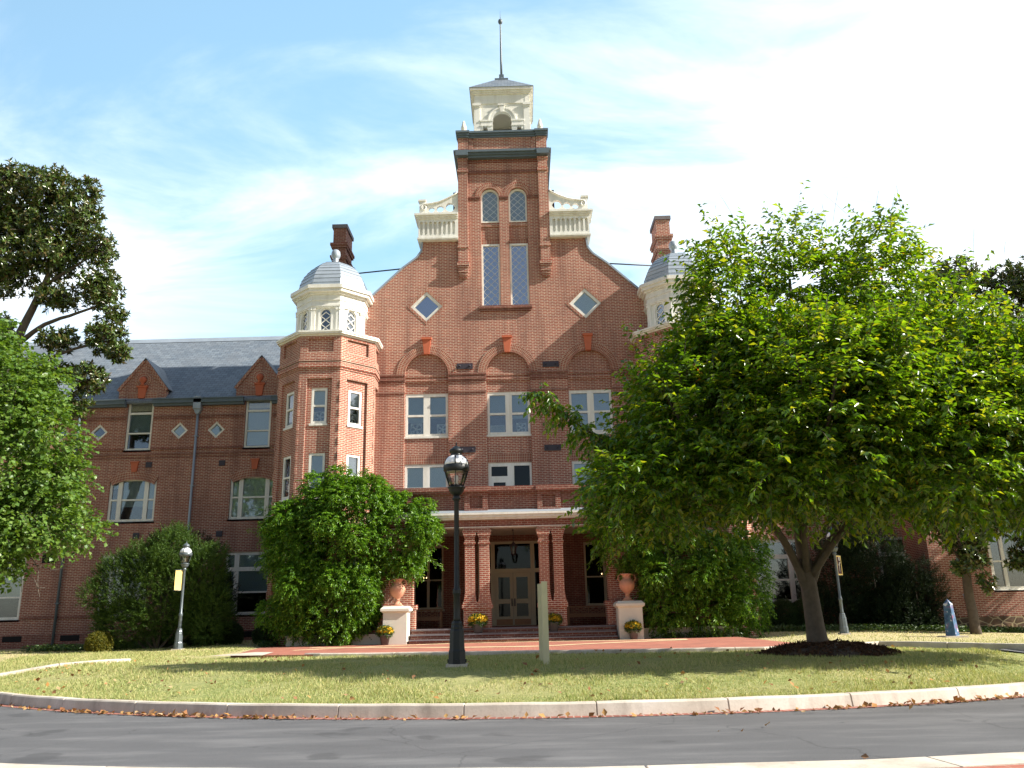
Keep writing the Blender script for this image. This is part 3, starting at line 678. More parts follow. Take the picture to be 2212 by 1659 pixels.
# corner turrets
def turret(cx, fans):
    cy = 31.45; A = 1.85; k8 = 2*A*math.tan(PI/8)
    faces = (0, 1, -1, 2, -2, 3, -3)
    m = MB()
    for f in faces:
        T = octT(cx, cy, f); h = k8/2
        win = [rect(-.31, .31, 8.3, 9.66), rect(-.31, .31, 5.6, 7.2), rect(-.31, .31, 1.6, 4.1)] if abs(f) < 2 else []
        m.plate(rect(-h, h, .4, 11.68), [rect(-.47, .47, 1.1, 10.02), rect(-.48, .48, 11.05, 11.58)], -A, -A+.12, T)
        m.plate(rect(-h+.06, h-.06, 1.0, 10.1), win, -A+.1, -A+.34, T); m.box(-.55, .55, -A+.085, -A+.2, 11.0, 11.62, T)
        for q in range(17):                                       # toothed corners
            z = 1.0+q*.54
            m.box(-h-.012, -h+.06, -A-.022, -A+.05, z, z+.27, T)
    for z0, z1, a in ((10.36, 10.44, A+.03), (10.44, 10.56, A+.07), (10.56, 10.64, A+.045), (10.68, 10.77, A+.06), (9.72, 9.8, A+.02)): octring(m, cx, cy, 0, a, z0, z1) if z0 > 10.2 else None
    tur = m.build('corner_turret', M['brick'], B)
    m = MB(); octring(m, cx, cy, 0, 1.1, 1.0, 10.3); octring(m, cx, cy, 0, 1.0, 11.9, 13.1); m.build('unlit_backing', M['unlit_backing'], tur)
    m = MB(); octring(m, cx, cy, 0, A+.05, 11.68, 11.74); octring(m, cx, cy, 0, A+.13, 11.74, 11.80); octring(m, cx, cy, 0, A+.16, 11.80, 11.87); m.build('turret_cornice', M['white'], tur)
    for f in (0, 1, -1):
        T = octT(cx, cy, f)
        window(tur, 0, 8.3, 9.66, .58, -A+.12, [(-.21, .21, 9.02, 9.57), (-.21, .21, 8.40, 8.95)], 'white', [(-.25, .25, 8.95, 9.6)], True, T)
        window(tur, 0, 5.6, 7.2, .58, -A+.12, [(-.21, .21, 6.43, 7.11), (-.21, .21, 5.70, 6.36)], 'white', [(-.25, .25, 5.7, 7.15)], True, T)
        window(tur, 0, 1.6, 4.1, .58, -A+.12, [(-.21, .21, 2.9, 4.0), (-.21, .21, 1.7, 2.83)], 'white', [(-.25, .25, 2.9, 4.05)], True, T)
    # cupola
    a = 1.30; k = 2*a*math.tan(PI/8); m = MB()
    for f in range(-3, 5):
        T = octT(cx, cy, f); h = k/2
        m.plate(rect(-h, h, 11.85, 13.2), [arch(0, .215, 12.02, 12.80)], -a, -a+.1, T)
        m.box(-h-.03, -h+.13, -a-.045, -a+.05, 11.87, 13.02, T); m.box(h-.13, h+.03, -a-.04, -a+.05, 11.87, 13.02, T)
        for sx in (-1, 1): m.box(min(sx*(h+.05), sx*(h-.15)), max(sx*(h+.05), sx*(h-.15)), -a-.065-(.004 if sx > 0 else 0), -a+.05, 12.93, 13.03, T)
        m.ringarc(0, 12.80, .215, .29, 0, PI, -a-.02, -a+.02, 14, T); m.box(-.29, -.215, -a-.02, -a+.02, 12.0, 12.8, T); m.box(.215, .29, -a-.02, -a+.02, 12.0, 12.8, T)
    for z0, z1, q in ((13.02, 13.07, .06), (13.07, 13.13, .085), (13.13, 13.32, .04), (13.32, 13.37, .07), (13.37, 13.56, .05), (13.56, 13.64, .12), (13.64, 13.76, .24), (13.76, 13.90, .30)): octring(m, cx, cy, 0, a+q, z0, z1)
    cup = m.build('cupola', M['white'], tur)
    for f in (0, 1, -1, 2, -2):
        T = octT(cx, cy, f)
        m = MB(); m.prism(arch(0, .215, 12.02, 12.80), -a+.06, -a+.07, 'y', T)
        wd = m.build('cupola_window', M['glass'], tur)
        mm = MB(); mm.plate(arch(0, .213, 12.02, 12.80), [arch(0, .175, 12.07, 12.79)], -a+.025, -a+.058, T)
        for sg in (1, -1):
            for kk in (0, 1, 2):
                z = 12.06+kk*.32
                p = [(-.19*sg, z-.02), (.19*sg, z+.32-.02), (.19*sg, z+.32+.02), (-.19*sg, z+.02)]
                if kk == 2: p = [(-.19*sg, z-.02), (0, z+.16-.02), (0, z+.16+.02), (-.19*sg, z+.02)]
                mm.prism(p, -a+.03+.003*sg, -a+.055, 'y', T)
        mm.build('cupola_lattice', M['white'], tur)
    # dome of lapped metal shingles
    prof = [(1.30, 13.90), (1.30, 14.12), (1.275, 14.30), (1.22, 14.48), (1.14, 14.66), (1.03, 14.84), (.90, 15.01), (.74, 15.16), (.56, 15.29), (.36, 15.39)]
    kk = 1/math.cos(PI/8); pr = []
    for (r0, z0), (r1, z1) in zip(prof[:-1], prof[1:]): pr += [(r0*kk+.022, z0), (r1*kk+.004, z1-.004)]
    pr += [(.36*kk, 15.39), (.18, 15.44)]
    m = MB(); m.lathe(pr, (cx, cy, 0), 8, None, 0, False, PI/8); m.build('dome', M['dome_metal'], tur)
    m = MB(); m.lathe([(.17, 15.42), (.13, 15.5), (.10, 15.56), (.13, 15.60), (.09, 15.64), (.15, 15.70), (.185, 15.80), (.19, 15.87), (.17, 15.97), (.11, 16.05), (.0, 16.08)], (cx, cy, 0), 18); m.build('dome_finial', M['dome_metal'], tur)
    return tur
turret(-6.97, 1); turret(6.97, 0)

# porch: floor, steps, columns, beam, parapet, door wall
m = MB(); m.box(-4.45, 4.45, 28.95, 33.3, .4, .95); m.box(-5.0, -4.45, 28.95, 33.3, .4, .95); m.box(4.45, 5.0, 28.95, 33.3, .4, .95); porch = m.build('porch_floor', M['brick_dark'], B)
m = MB(); m.box(-3.34, 3.48, 28.86, 29.4, .905, .953); m.box(-3.34, 3.48, 28.50, 28.9, .745, .79); m.box(-3.34, 3.48, 28.16, 28.54, .59, .63); m.build('step_tread', M['flagstone'], porch)
m = MB(); m.box(-3.33, 3.47, 28.90, 29.0, .4, .905); m.box(-3.33, 3.47, 28.54, 28.9, .4, .745); m.box(-3.33, 3.47, 28.20, 28.54, .4, .59); m.build('step_riser', M['brick_dark'], porch)
for cx in (-1.13, 1.42):
    m = MB(); y0, y1 = 29.02, 29.5
    m.box(cx-.47, cx+.47, y0-.03, y1+.03, .953, 1.58); m.box(cx-.52, cx+.52, y0-.08, y1+.08, 1.58, 1.72); m.box(cx-.49, cx+.49, y0-.05, y1+.05, 1.72, 1.80)
    for sx in (-1, 1):
        c = cx+sx*.247
        for z0, z1, w in ((1.80, 1.88, .215), (1.88, 1.97, .20), (1.97, 2.07, .185), (2.07, 3.74, .172), (3.74, 3.80, .20), (3.80, 3.95, .175), (3.95, 4.03, .195), (4.03, 4.13, .22)):
            m.box(c-w, c+w, y0+.172-w, y1-.172+w, z0, z1)
    m.box(cx-.50, cx+.50, y0-.05, y1+.05, 4.13, 4.21); m.box(cx-.455, cx+.455, y0-.01, y1+.01, 4.21, 4.32)
    m.build('porch_column', M['brick'], B)
for sx in (-1, 1):
    m = MB(); lo, hi = lambda a, b: min(sx*a, sx*b), lambda a, b: max(sx*a, sx*b)
    m.box(lo(3.33, 4.45), hi(3.33, 4.45), 29.02, 29.55, 1.75, 4.32); m.box(lo(3.25, 4.5), hi(3.25, 4.5), 28.99, 29.6, .953, 1.60); m.box(lo(3.2, 4.5), hi(3.2, 4.5), 28.96, 29.62, 1.60, 1.75)
    m.box(lo(4.4, 4.7), hi(4.4, 4.7), 29.6, 33.3, .953, 4.32); m.build('porch_pier', M['brick'], B)
m = MB(); m.box(-4.9, 4.9, 29.02, 29.5, 4.325, 4.57); m.box(-4.7, 4.7, 29.2, 29.45, 4.86, 5.5)
for a, b in ((-4.9, -3.4), (-1.56, -.74), (1.0, 1.82), (3.4, 4.9)):
    m.box(a, b, 29.1, 29.2, 4.86, 4.98); m.box(a, b, 29.1, 29.2, 5.42, 5.5); m.box(a, a+.18, 29.1, 29.2, 4.98, 5.42); m.box(b-.18, b, 29.1, 29.2, 4.98, 5.42)
m.box(-4.95, 4.95, 29.07, 29.5, 5.5, 5.58); m.box(-4.95, 4.95, 29.02, 29.55, 5.58, 5.73); m.box(-4.7, 4.7, 33.2, 33.3, 4.5, 4.9)
for a, b in ((-1.6, -.7), (.96, 1.86)): m.box(a, b, 28.99, 29.58, 5.56, 5.738)
m.build('porch_parapet', M['brick_dark'], B)
m = MB(); m.box(-4.95, 4.95, 28.93, 29.4, 4.565, 4.63); m.box(-4.97, 4.97, 28.86, 29.2, 4.63, 4.72); m.box(-5.0, 5.0, 28.80, 29.2, 4.72, 4.79); m.box(-4.4, 4.4, 29.0, 29.52, 4.30, 4.325); m.build('porch_cornice', M['white'], B)
m = MB(); m.add([(-5, 28.80, 4.793), (5, 28.80, 4.793), (5, 29.2, 4.93), (-5, 29.2, 4.93), (-5, 29.2, 4.79), (5, 29.2, 4.79)], [(0, 1, 2, 3), (1, 5, 2), (0, 3, 4)]); m.box(-4.7, 4.7, 29.45, 31.7, 4.72, 4.8); m.build('porch_roof', M['lead'], B)
m = MB(); m.box(-4.4, 4.4, 29.5, 33.2, 4.40, 4.46); m.build('porch_ceiling', M['ceiling'], B)
DY = 33.2
m = MB(); m.plate(rect(-4.7, 4.7, .953, 4.5), [rect(-1.32, 1.42, .96, 4.16), rect(-3.85, -2.68, 1.62, 4.06), rect(2.84, 4.0, 1.64, 4.06)], DY, DY+.2); m.build('porch_wall', M['brick_dark'], B)  # darker brick puts the deep porch shade into the wall colour
m = MB(); m.box(-4.7, 4.7, DY+.6, DY+.7, .9, 4.5); m.build('unlit_backing', M['unlit_backing'], B)
m = MB()
for a, b in ((-1.32, -1.22), (-.82, -.66), (.74, .90), (1.32, 1.42)): m.box(a, b, DY+.02, DY+.16, .955, 4.16)
m.box(-1.32, 1.42, DY+.012, DY+.165, 4.06, 4.163); m.box(-1.32, 1.42, DY+.012, DY+.165, 2.95, 3.1)
ent = m.build('entrance_frame', M['beige'], B)
m = MB()
for p in ((-1.22, -.82, 3.1, 4.06), (-1.22, -.82, .96, 2.95), (.90, 1.32, 3.1, 4.06), (.90, 1.32, .96, 2.95), (-.66, .74, 3.1, 4.06)): m.box(p[0], p[1], DY+.10, DY+.108, p[2], p[3])
m.build('transom_pane', M['glass_dark'], ent)
for sx, a, b in ((-1, -.655, .035), (1, .045, .735)):
    m = MB(); m.plate(rect(a, b, .96, 2.945), [rect(a+.12, b-.12, 1.95, 2.78), rect(a+.12, b-.12, 1.30, 1.78)], DY+.05, DY+.10)
    d = m.build('door', M['beige'], B); m = MB(); m.box(a+.1, b-.1, DY+.07, DY+.078, 1.28, 2.8); m.build('pane', M['glass_dark'], d)
    m = MB(); hx = (b-.05) if sx < 0 else (a+.05); m.tube([(hx, DY+.05, 1.70), (hx, DY, 1.72), (hx, DY, 1.93), (hx, DY+.05, 1.95)], .014, 6); m.box(hx-.025, hx+.025, DY+.04, DY+.05, 1.68, 1.97); m.build('handle', M['iron'], d)
    m = MB(); m.box(a+.03, b-.03, DY+.044, DY+.05, .98, 1.2); m.build('kick_plate', M['wood'], d)
window(B, -3.265, 1.62, 4.06, 1.17, DY+.03, [(-.50, -.06, 2.75, 3.96), (-.50, -.06, 1.7, 2.70), (.04, .52, 2.75, 3.96), (.04, .52, 1.7, 2.70)], 'beige', (), True, glassm='glass_dark')
window(B, 3.42, 1.64, 4.06, 1.16, DY+.03, [(-.5, .16, 2.75, 3.96), (-.5, .16, 1.72, 2.70), (.26, .52, 2.75, 3.96), (.26, .52, 1.72, 2.70)], 'beige', (), True, glassm='glass_dark')

# wings
YW = 35.5
def wing(sx, x_in, x_out, dorm, downs, diam_c):
    X = lambda u: sx*u
    top = 10.70; out = [(X(x_in), .3), (X(x_in), top)]
    for d in dorm: out += [(X(d-1.05), top), (X(d-1.05), 11.42), (X(d-1.13), 11.42), (X(d), 12.84), (X(d+1.13), 11.42), (X(d+1.05), 11.42), (X(d+1.05), top)]
    out += [(X(x_out), top), (X(x_out), .3)]
    hol = []
    for d in dorm:
        c = X(d); hol += [rect(c-.575, c+.575, 8.66, 10.93), rect(c-1.02, c+1.02, 5.55, 7.42), rect(c-1.02, c+1.02, 1.6, 4.17)]
        n = 12; hol[-2] = [(c-1.02, 5.55), (c+1.02, 5.55)]+[(c+1.02-2.04*i/n, 7.42+.2*math.sin(PI*i/n)) for i in range(n+1)]
    for d in diam_c: hol.append(diam(X(d), 9.5, .39))
    if sx > 0: out = out[::-1]
    m = MB(); m.plate(out, hol, YW, YW+.3)
    a, b = sorted((X(x_in), X(x_out)))
    for z0, z1, p in ((8.28, 8.35, .02), (8.42, 8.5, .04), (8.66, 8.73, .05), (10.02, 10.1, .03), (10.14, 10.2, .04), (1.62, 1.72, .05)):
        cuts = sorted((X(d-.62), X(d+.62)) if True else 0 for d in dorm) if z0 > 8.6 else []
        cuts = [tuple(sorted(c)) for c in cuts]; cuts.sort()
        if z0 < 2: cuts = sorted(tuple(sorted((X(d-1.08), X(d+1.08)))) for d in dorm)
        p0 = a
        for c0, c1 in cuts+[(b, b)]:
            if c0 > p0: m.box(p0, c0, YW-p, YW+.02, z0, z1, None, 1)
            p0 = c1
    m.box(a, b, YW-.08, YW+.02, .3, 1.0, None, 1)
    for d in dorm:
        c = X(d); m.ringarc(c, 11.86, .17, .34, 0, 2*PI-.001, YW-.03, YW+.02, 26, mi=2); m.ringarc(c, 5.35, 2.0, 2.38, R(117), R(63), YW-.025, YW+.02, 24, mi=2)
        for s2 in (-1, 1): m.strip([(c, 12.70), (c+s2*1.05, 11.33)], YW-.05, YW+.02, .12, 2)
        soldier(m, c-.66, c+.66, 10.95, 11.28, YW-.016, YW+.02, 2)
    w = m.build('wing_wall', [M['brick_wing'], M['brick_dark'], M['brick_arch']], B)
    m = MB(); m.box(a, b, YW+.75, YW+.85, .3, 10.6); m.build('unlit_backing', M['unlit_backing'], w)
    # roof
    m = MB(); m.prism([(YW-.15, 10.76), (YW-.15, 10.88), (40, 15.29), (45, 10.8)], a, b, 'x'); m.build('wing_roof', M['slate'], B)
    m = MB(); m.prism([(39.75, 15.08), (40, 15.36), (40.25, 15.08)], a, b, 'x'); m.build('ridge_cap', M['lead'], B)
    p0 = a
    for c0, c1 in sorted(tuple(sorted((X(d-.62), X(d+.62)))) for d in dorm)+[(b, b)]:
        if c0 > p0+.05:
            m = MB(); m.box(p0, c0, YW-.30, YW-.003, 10.70, 10.90); m.box(p0, c0, YW-.2, YW-.003, 10.60, 10.70); m.box(p0, c0, YW-.34, YW-.003, 10.86, 10.91); m.build('eaves_gutter', M['trim_dark'], B)
        p0 = c1
    for d in dorm:
        c = X(d); m = MB()
        yb = lambda z: YW-.15+(z-10.88)*(4.65/4.41)
        for s2 in (-1, 1):
            q = [(c, YW-.03, 12.86), (c+s2*1.16, YW-.03, 11.40), (c+s2*1.16, yb(11.40)+.15, 11.40), (c, yb(12.86)+.15, 12.86)]
            q2 = [(x, y, z+.05) for x, y, z in q]
            m.add(q+q2, [(0,1,2,3), (7,6,5,4), (0,4,5,1), (3,2,6,7), (1,5,6,2)] if s2 < 0 else [(3,2,1,0), (4,5,6,7), (1,5,4,0), (7,6,2,3), (2,6,5,1)])
            m.box(min(c+s2*.95, c+s2*1.05), max(c+s2*.95, c+s2*1.05), YW+.3, yb(11.4)+.1, 10.8, 11.38)
        m.build('dormer_roof', M['slate'], w)
        m = MB(); m.prism([(c-.13, 11.0), (c+.13, 11.0), (c+.19, 11.5), (c-.19, 11.5)], YW-.09, YW+.02); m.box(c-.24, c+.24, YW-.13, YW+.02, 11.5, 11.58)
        m.lathe([(.10, 11.58), (.06, 11.66), (.07, 11.7), (.15, 11.8), (.15, 11.9), (.09, 11.98), (.0, 12.0)], (c, YW-.08, 0), 14); m.build('keystone', M['terracotta'], w)
        m = MB(); m.prism([(c-.11, 7.70), (c+.11, 7.70), (c+.16, 8.1), (c-.16, 8.1)], YW-.08, YW+.02); m.box(c-.19, c+.19, YW-.1, YW+.02, 8.1, 8.16); m.build('keystone', M['terracotta'], w)
        lo_b = d < 12
        window(w, c, 8.66, 10.93, 1.14, YW+.06, [(-.48, .48, 10.38, 10.84), (-.48, .48, 9.46, 10.29), (-.48, .48, 8.75, 9.40)], 'white', [(-.52, .52, 9.4 if not lo_b else 8.8, 10.3)])
        L = sx*-1
        window(w, c, 5.55, 7.42, 2.03, YW+.06, [(-.92, -.66, 6.53, 7.32), (-.92, -.66, 5.66, 6.46), (-.48, .48, 6.53, 7.32), (-.48, .48, 5.66, 6.46), (.66, .92, 6.53, 7.32), (.66, .92, 5.66, 6.46)], 'white',
               [(-.97, -.6, 5.7 if lo_b else 7.0, 7.4), (-.5, .5, 5.6 if lo_b else 6.2, 7.4), (.6, .97, 5.7 if lo_b else 6.1, 7.4)], white_head=.2)
        f = lambda a, b: (a, b) if L > 0 else (-b, -a)
        n1, n2 = f(-.93, -.64), f(-.44, .90)
        window(w, c, 1.6, 4.17, 2.03, YW+.06, [(*n1, 3.55, 4.05), (*n2, 3.55, 4.05), (*n1, 2.55, 3.38), (*n2, 2.55, 3.38), (*n1, 1.72, 2.48), (*n2, 1.72, 2.48)], 'white', [(n2[0]-.05, n2[1]+.05, 2.5, 4.1), (n1[0]-.03, n1[1]+.03, 2.3, 4.1)] if sx < 0 else [])
    for i, d in enumerate(diam_c):
        x = X(d); m = MB(); m.plate(diam(x, 9.5, .39), [diam(x, 9.5, .27)], YW+.02, YW+.12); fr = m.build('diamond_window', M['white'], w)
        m = MB(); m.prism(diam(x, 9.5, .27), YW+.08, YW+.09); m.build('pane', M['glass'], fr)
        if i < 2: m = MB(); m.prism(diam(x, 9.5, .32), YW+.14, YW+.15); m.build('blind', M['blind'], fr)
        m = MB(); m.plate(diam(x, 9.5, .52), [diam(x, 9.5, .385)], YW-.012, YW+.03); m.build('brick_surround', M['brick_arch'], fr)
    for d in downs:
        x = X(d); m = MB(); m.tube([(x, YW-.1, 10.5), (x, YW-.1, .5)], .055, 8); m.box(x-.17, x+.17, YW-.3, YW-.005, 10.42, 10.98); m.prism([(x-.17, 10.42), (x+.17, 10.42), (x+.06, 10.2), (x-.06, 10.2)], YW-.22, YW-.01)
        for z in (2.2, 4.6, 7, 9.2): m.box(x-.08, x+.08, YW-.16, YW-.003, z, z+.05)
        m.build('downspout', M['trim_dark'] if sx > 0 or d > 15 else M['lead'], B)
    for x, z, h in ((X(12.55), 8.0, .12), (X(15.75), 8.0, .12), (X(12.45), 4.95, .12), (X(16.0), 4.95, .12)): m = MB(); m.box(x-.13, x+.13, YW-.04, YW+.01, z-h, z+h); m.build('tie_plate', M['iron'], B)
    for x in (X(11.0), X(18.3), X(20.7)): m = MB(); m.box(x-.4, x+.4, YW-.088, YW+.01, .72, .95); m.build('basement_vent', M['unlit_backing'], B)
    if sx < 0: m = MB(); m.box(-19.9, -19.3, YW-.02, YW+.01, 3.9, 4.3); m.build('wall_vent', M['unlit_backing'], B)
wing(-1, 7.0, 46, (11.1, 16.35, 21.6, 26.85), (13.75, 18.98, 24.2), (12.92, 14.55, 18.1, 19.8, 23.4))
wing(1, 7.0, 46, (11.1, 16.35, 21.6, 26.85), (13.75, 24.2), (12.92, 14.55, 18.1, 19.8, 23.4))
# projecting brick block at the far right on a rubble base
m = MB(); m.plate(rect(16.4, 26, .9, 7.2), [rect(18.75, 21.0, 1.85, 4.3)], 33.4, 33.7); m.box(16.4, 16.7, 33.705, 35.5, .9, 7.2); eb = m.build('end_block', M['brick_wing'], B)
m = MB(); m.box(16.35, 26, 33.36, 35.5, .1, .9); 
def rubble():
    q = Mat('rubble_stone'); v = q.node('ShaderNodeTexVoronoi', feature='DISTANCE_TO_EDGE'); v.inputs['Scale'].default_value = 2.6
    mpn = q.node('ShaderNodeMapping'); mpn.inputs['Scale'].default_value = (1, 1, 1.8); q.l.new(q.coord('Object'), mpn.inputs[0]); q.l.new(mpn.outputs[0], v.inputs[0])
    c = q.mix(q.ramp(v.outputs[0], [(.02, (0,)*3), (.06, (1,)*3)]), (.42, .34, .2), q.ramp(q.noise(2, 3), [(.35, (.07, .05, .04)), (.65, (.20, .12, .07))])); q.base(c); q.set(.9, 0, .2); q.bump(v.outputs[0], .6, .05); return q.m
m.build('rubble_base', rubble(), eb)
window(eb, 19.87, 1.87, 4.28, 2.2, 33.46, [(-.98, -.62, 3.0, 4.15), (-.98, -.62, 2.0, 2.93), (-.48, .98, 3.0, 4.15), (-.48, .98, 2.0, 2.93)])
m = MB(); m.box(19, 25.8, 34.2, 34.3, .9, 7.1); m.build('unlit_backing', M['unlit_backing'], eb)
m = MB(); m.tube([(17.45, 33.3, 1.75), (17.62, 33.28, 1.1), (17.8, 33.25, .5)], .03, 6); m.build('downspout', M['lead'], B)
m = MB(); m.prism([(33.2, 7.2), (35.6, 7.2), (35.6, 8.6)], 16.2, 26.2, 'x'); m.build('end_roof', M['slate'], B)

# ------------------------------------------------------------------ things on and around the porch
def gz(x, y): return ground_z(x, y)
for x, lab in ((-3.79, 'pale stuccoed pedestal beside the left end of the porch steps'), (3.92, 'pale stuccoed pedestal beside the right end of the porch steps, streaked with light')):
    t = empty('stone_pedestal', (x, 28.5, FZ), lab, 'pedestal', 'pedestals flanking the porch steps')
    m = MB(); m.box(x-.39, x+.39, 28.11, 28.89, FZ-.02, 1.5); m.build('shaft', M['cream'], t)
    m = MB(); m.lathe([(.40*1.414, 1.5), (.47*1.414, 1.56), (.47*1.414, 1.63), (.38*1.414, 1.715)], (x, 28.5, 0), 4, None, 0, False, PI/4); m.build('capstone', M['cream'], t)
for x, lab in ((-3.77, 'terracotta urn on the left pedestal, its rim lost in the wisteria'), (3.90, 'terracotta urn on the right pedestal under overhanging leaves')):
    t = empty('terracotta_urn', (x, 28.5, 1.715), lab, 'urn', 'urns on the porch pedestals')
    m = MB(); m.box(x-.17, x+.17, 28.33, 28.67, 1.715, 1.745)
    m.lathe([(.165, 1.745), (.15, 1.78), (.09, 1.84), (.07, 1.90), (.095, 1.915), (.075, 1.93), (.10, 1.97), (.20, 2.06), (.258, 2.17), (.268, 2.26), (.24, 2.35), (.17, 2.41), (.135, 2.46), (.15, 2.54), (.21, 2.585), (.205, 2.60), (.12, 2.56)], (x, 28.5, 0), 22); m.build('vase', M['urn_clay'], t)
    for s in (-1, 1):
        m = MB(); m.tube([(x+s*.21, 28.5, 2.33), (x+s*.29, 28.5, 2.42), (x+s*.28, 28.5, 2.53), (x+s*.19, 28.5, 2.57)], .018, 8); m.build('handle', M['urn_clay'], t)
for x0, x1, lab in ((-7.5, -4.22, 'low pale garden wall under the left wisteria'), (4.36, 7.5, 'low pale garden wall under the right wisteria')):
    m = MB(); m.box(x0, x1, 28.72, 28.95, .3, .78); m.box(x0-.02, x1+.0, 28.68, 28.99, .78, .84); o = m.build('garden_wall', M['cream']); tag(o, lab, 'wall', 'low walls beside the steps')

# ---- leaves
def unit(v): return v/np.maximum(1e-9, np.linalg.norm(v, axis=1, keepdims=True))
def leafgeo(P, A, Nn, L, W, fold=.25, curl=.12):
    A = unit(A); Sd = unit(np.cross(A, Nn)); U = np.cross(Sd, A); n = len(P)
    L = np.broadcast_to(np.asarray(L, float), (n,))[:, None]; W = np.broadcast_to(np.asarray(W, float), (n,))[:, None]
    V = np.empty((n, 4, 3)); V[:, 0] = P; V[:, 1] = P+A*L*.42+Sd*W*.5+U*W*fold; V[:, 2] = P+A*L-U*L*curl; V[:, 3] = P+A*L*.42-Sd*W*.5+U*W*fold
    k = np.arange(n)[:, None]*4
    F = np.concatenate([k+np.array([[0, 1, 2]]), k+np.array([[0, 2, 3]])], 1).reshape(-1, 3)
    return V.reshape(-1, 3), F
def lobes_pts(lobes, n, shell=.5, pw=.72):
    """points spread through ellipsoids (x,y,z,rx,ry,rz), biased outwards, with outward directions"""
    w = np.array([(l[3]*l[4]*l[5])**pw for l in lobes]); idx = rng.choice(len(lobes), n, p=w/w.sum()); Lb = np.array(lobes)[idx]
    d = unit(rng.normal(size=(n, 3))); r = shell+(1-shell)*rng.random(n)**.7
    off = d*r[:, None]*Lb[:, 3:6]; P = Lb[:, :3]+off
    return P, unit(d*(1/Lb[:, 3:6])*Lb[:, 3:6].mean(1, keepdims=True))
def sublobes(L, k, r, fl=.75):
    """small lumps riding on the surface of the big ones"""
    P, D = lobes_pts(L, k, .95); s = rng.uniform(.55, 1.25, k)*r
    return [(P[i, 0], P[i, 1], P[i, 2], s[i], s[i], s[i]*fl) for i in range(k)]
def cull_inside(P, D, lobes, lim=.62):
    """drop points buried deep inside another lobe"""
    keep = np.ones(len(P), bool)
    for l in lobes:
        q = (((P-np.array(l[:3]))/np.array(l[3:6]))**2).sum(1); keep &= ~((q < lim**2) & (rng.random(len(P)) < .75))
    return P[keep], D[keep]
def sprays(B, D, L, k, droop, lL, lW, spread=.85, hang=.25, jit=.3, fold=.25):
    m = len(B); t = np.linspace(.12, 1, k)[None, :, None]; L = np.broadcast_to(np.asarray(L, float), (m,))[:, None, None]
    z = np.array([0, 0, 1.0])
    P = B[:, None]+D[:, None]*L*t-z*droop*L*t**2
    T = unit((D[:, None]-2*z*droop*t).reshape(-1, 3)); Pf = P.reshape(-1, 3)
    sg = np.tile(np.where(np.arange(k) % 2 == 0, 1., -1.), m)[:, None]
    side = unit(np.cross(T, z+rng.normal(size=T.shape)*.25))
    A = T*.6+side*sg*spread-z*hang+rng.normal(size=T.shape)*jit
    Nn = z+rng.normal(size=T.shape)*.45
    s = rng.uniform(.7, 1.2, len(Pf))
    return leafgeo(Pf, A, Nn, lL*s, lW*s, fold), P
def twigs(P, r, mat, name, parent):
    """thin three-sided stems along spray centre lines (m,k,3)"""
    Q = P[:, ::max(1, P.shape[1]//4)]; m, k, _ = Q.shape
    a = np.array([(1, 0, 0), (-.5, .8, .2), (-.5, -.8, .2)])*r
    V = (Q[:, :, None]+a[None, None]).reshape(-1, 3); base = (np.arange(m)*k*3)[:, None, None, None]+(np.arange(k-1)*3)[None, :, None, None]
    quad = np.array([[[0, 3, 1], [1, 3, 4]], [[1, 4, 2], [2, 4, 5]], [[2, 5, 0], [0, 5, 3]]]).reshape(1, 1, 6, 3)
    return fast_mesh(name, V, (base+quad).reshape(-1, 3), mat, parent)
def merge(parts):
    V = []; F = []; k = 0
    for v, f in parts: V.append(v); F.append(f+k); k += len(v)
    return np.concatenate(V), np.concatenate(F)
def limb(m, pts, r0, r1, n=8, wob=.05):
    """bent tapering limb through control points (Catmull-Rom)"""
    P = [Vector(p) for p in pts]; P = [P[0]*2-P[1]]+P+[P[-1]*2-P[-2]]; out = []
    for i in range(1, len(P)-2):
        for j in range(5):
            t = j/5; a, b, c, d = P[i-1:i+3]
            q = .5*((2*b)+(c-a)*t+(2*a-5*b+4*c-d)*t*t+(3*b-a-3*c+d)*t**3); out.append(q+Vector((random.uniform(-wob, wob), random.uniform(-wob, wob), 0))*(r1+.02)*6*(0 if i == 1 and j == 0 else 1))
    out.append(P[-2]); k = len(out)-1
    m.tube(out, [r0+(r1-r0)*(i/k)**.8 for i in range(k+1)], n)
    return out

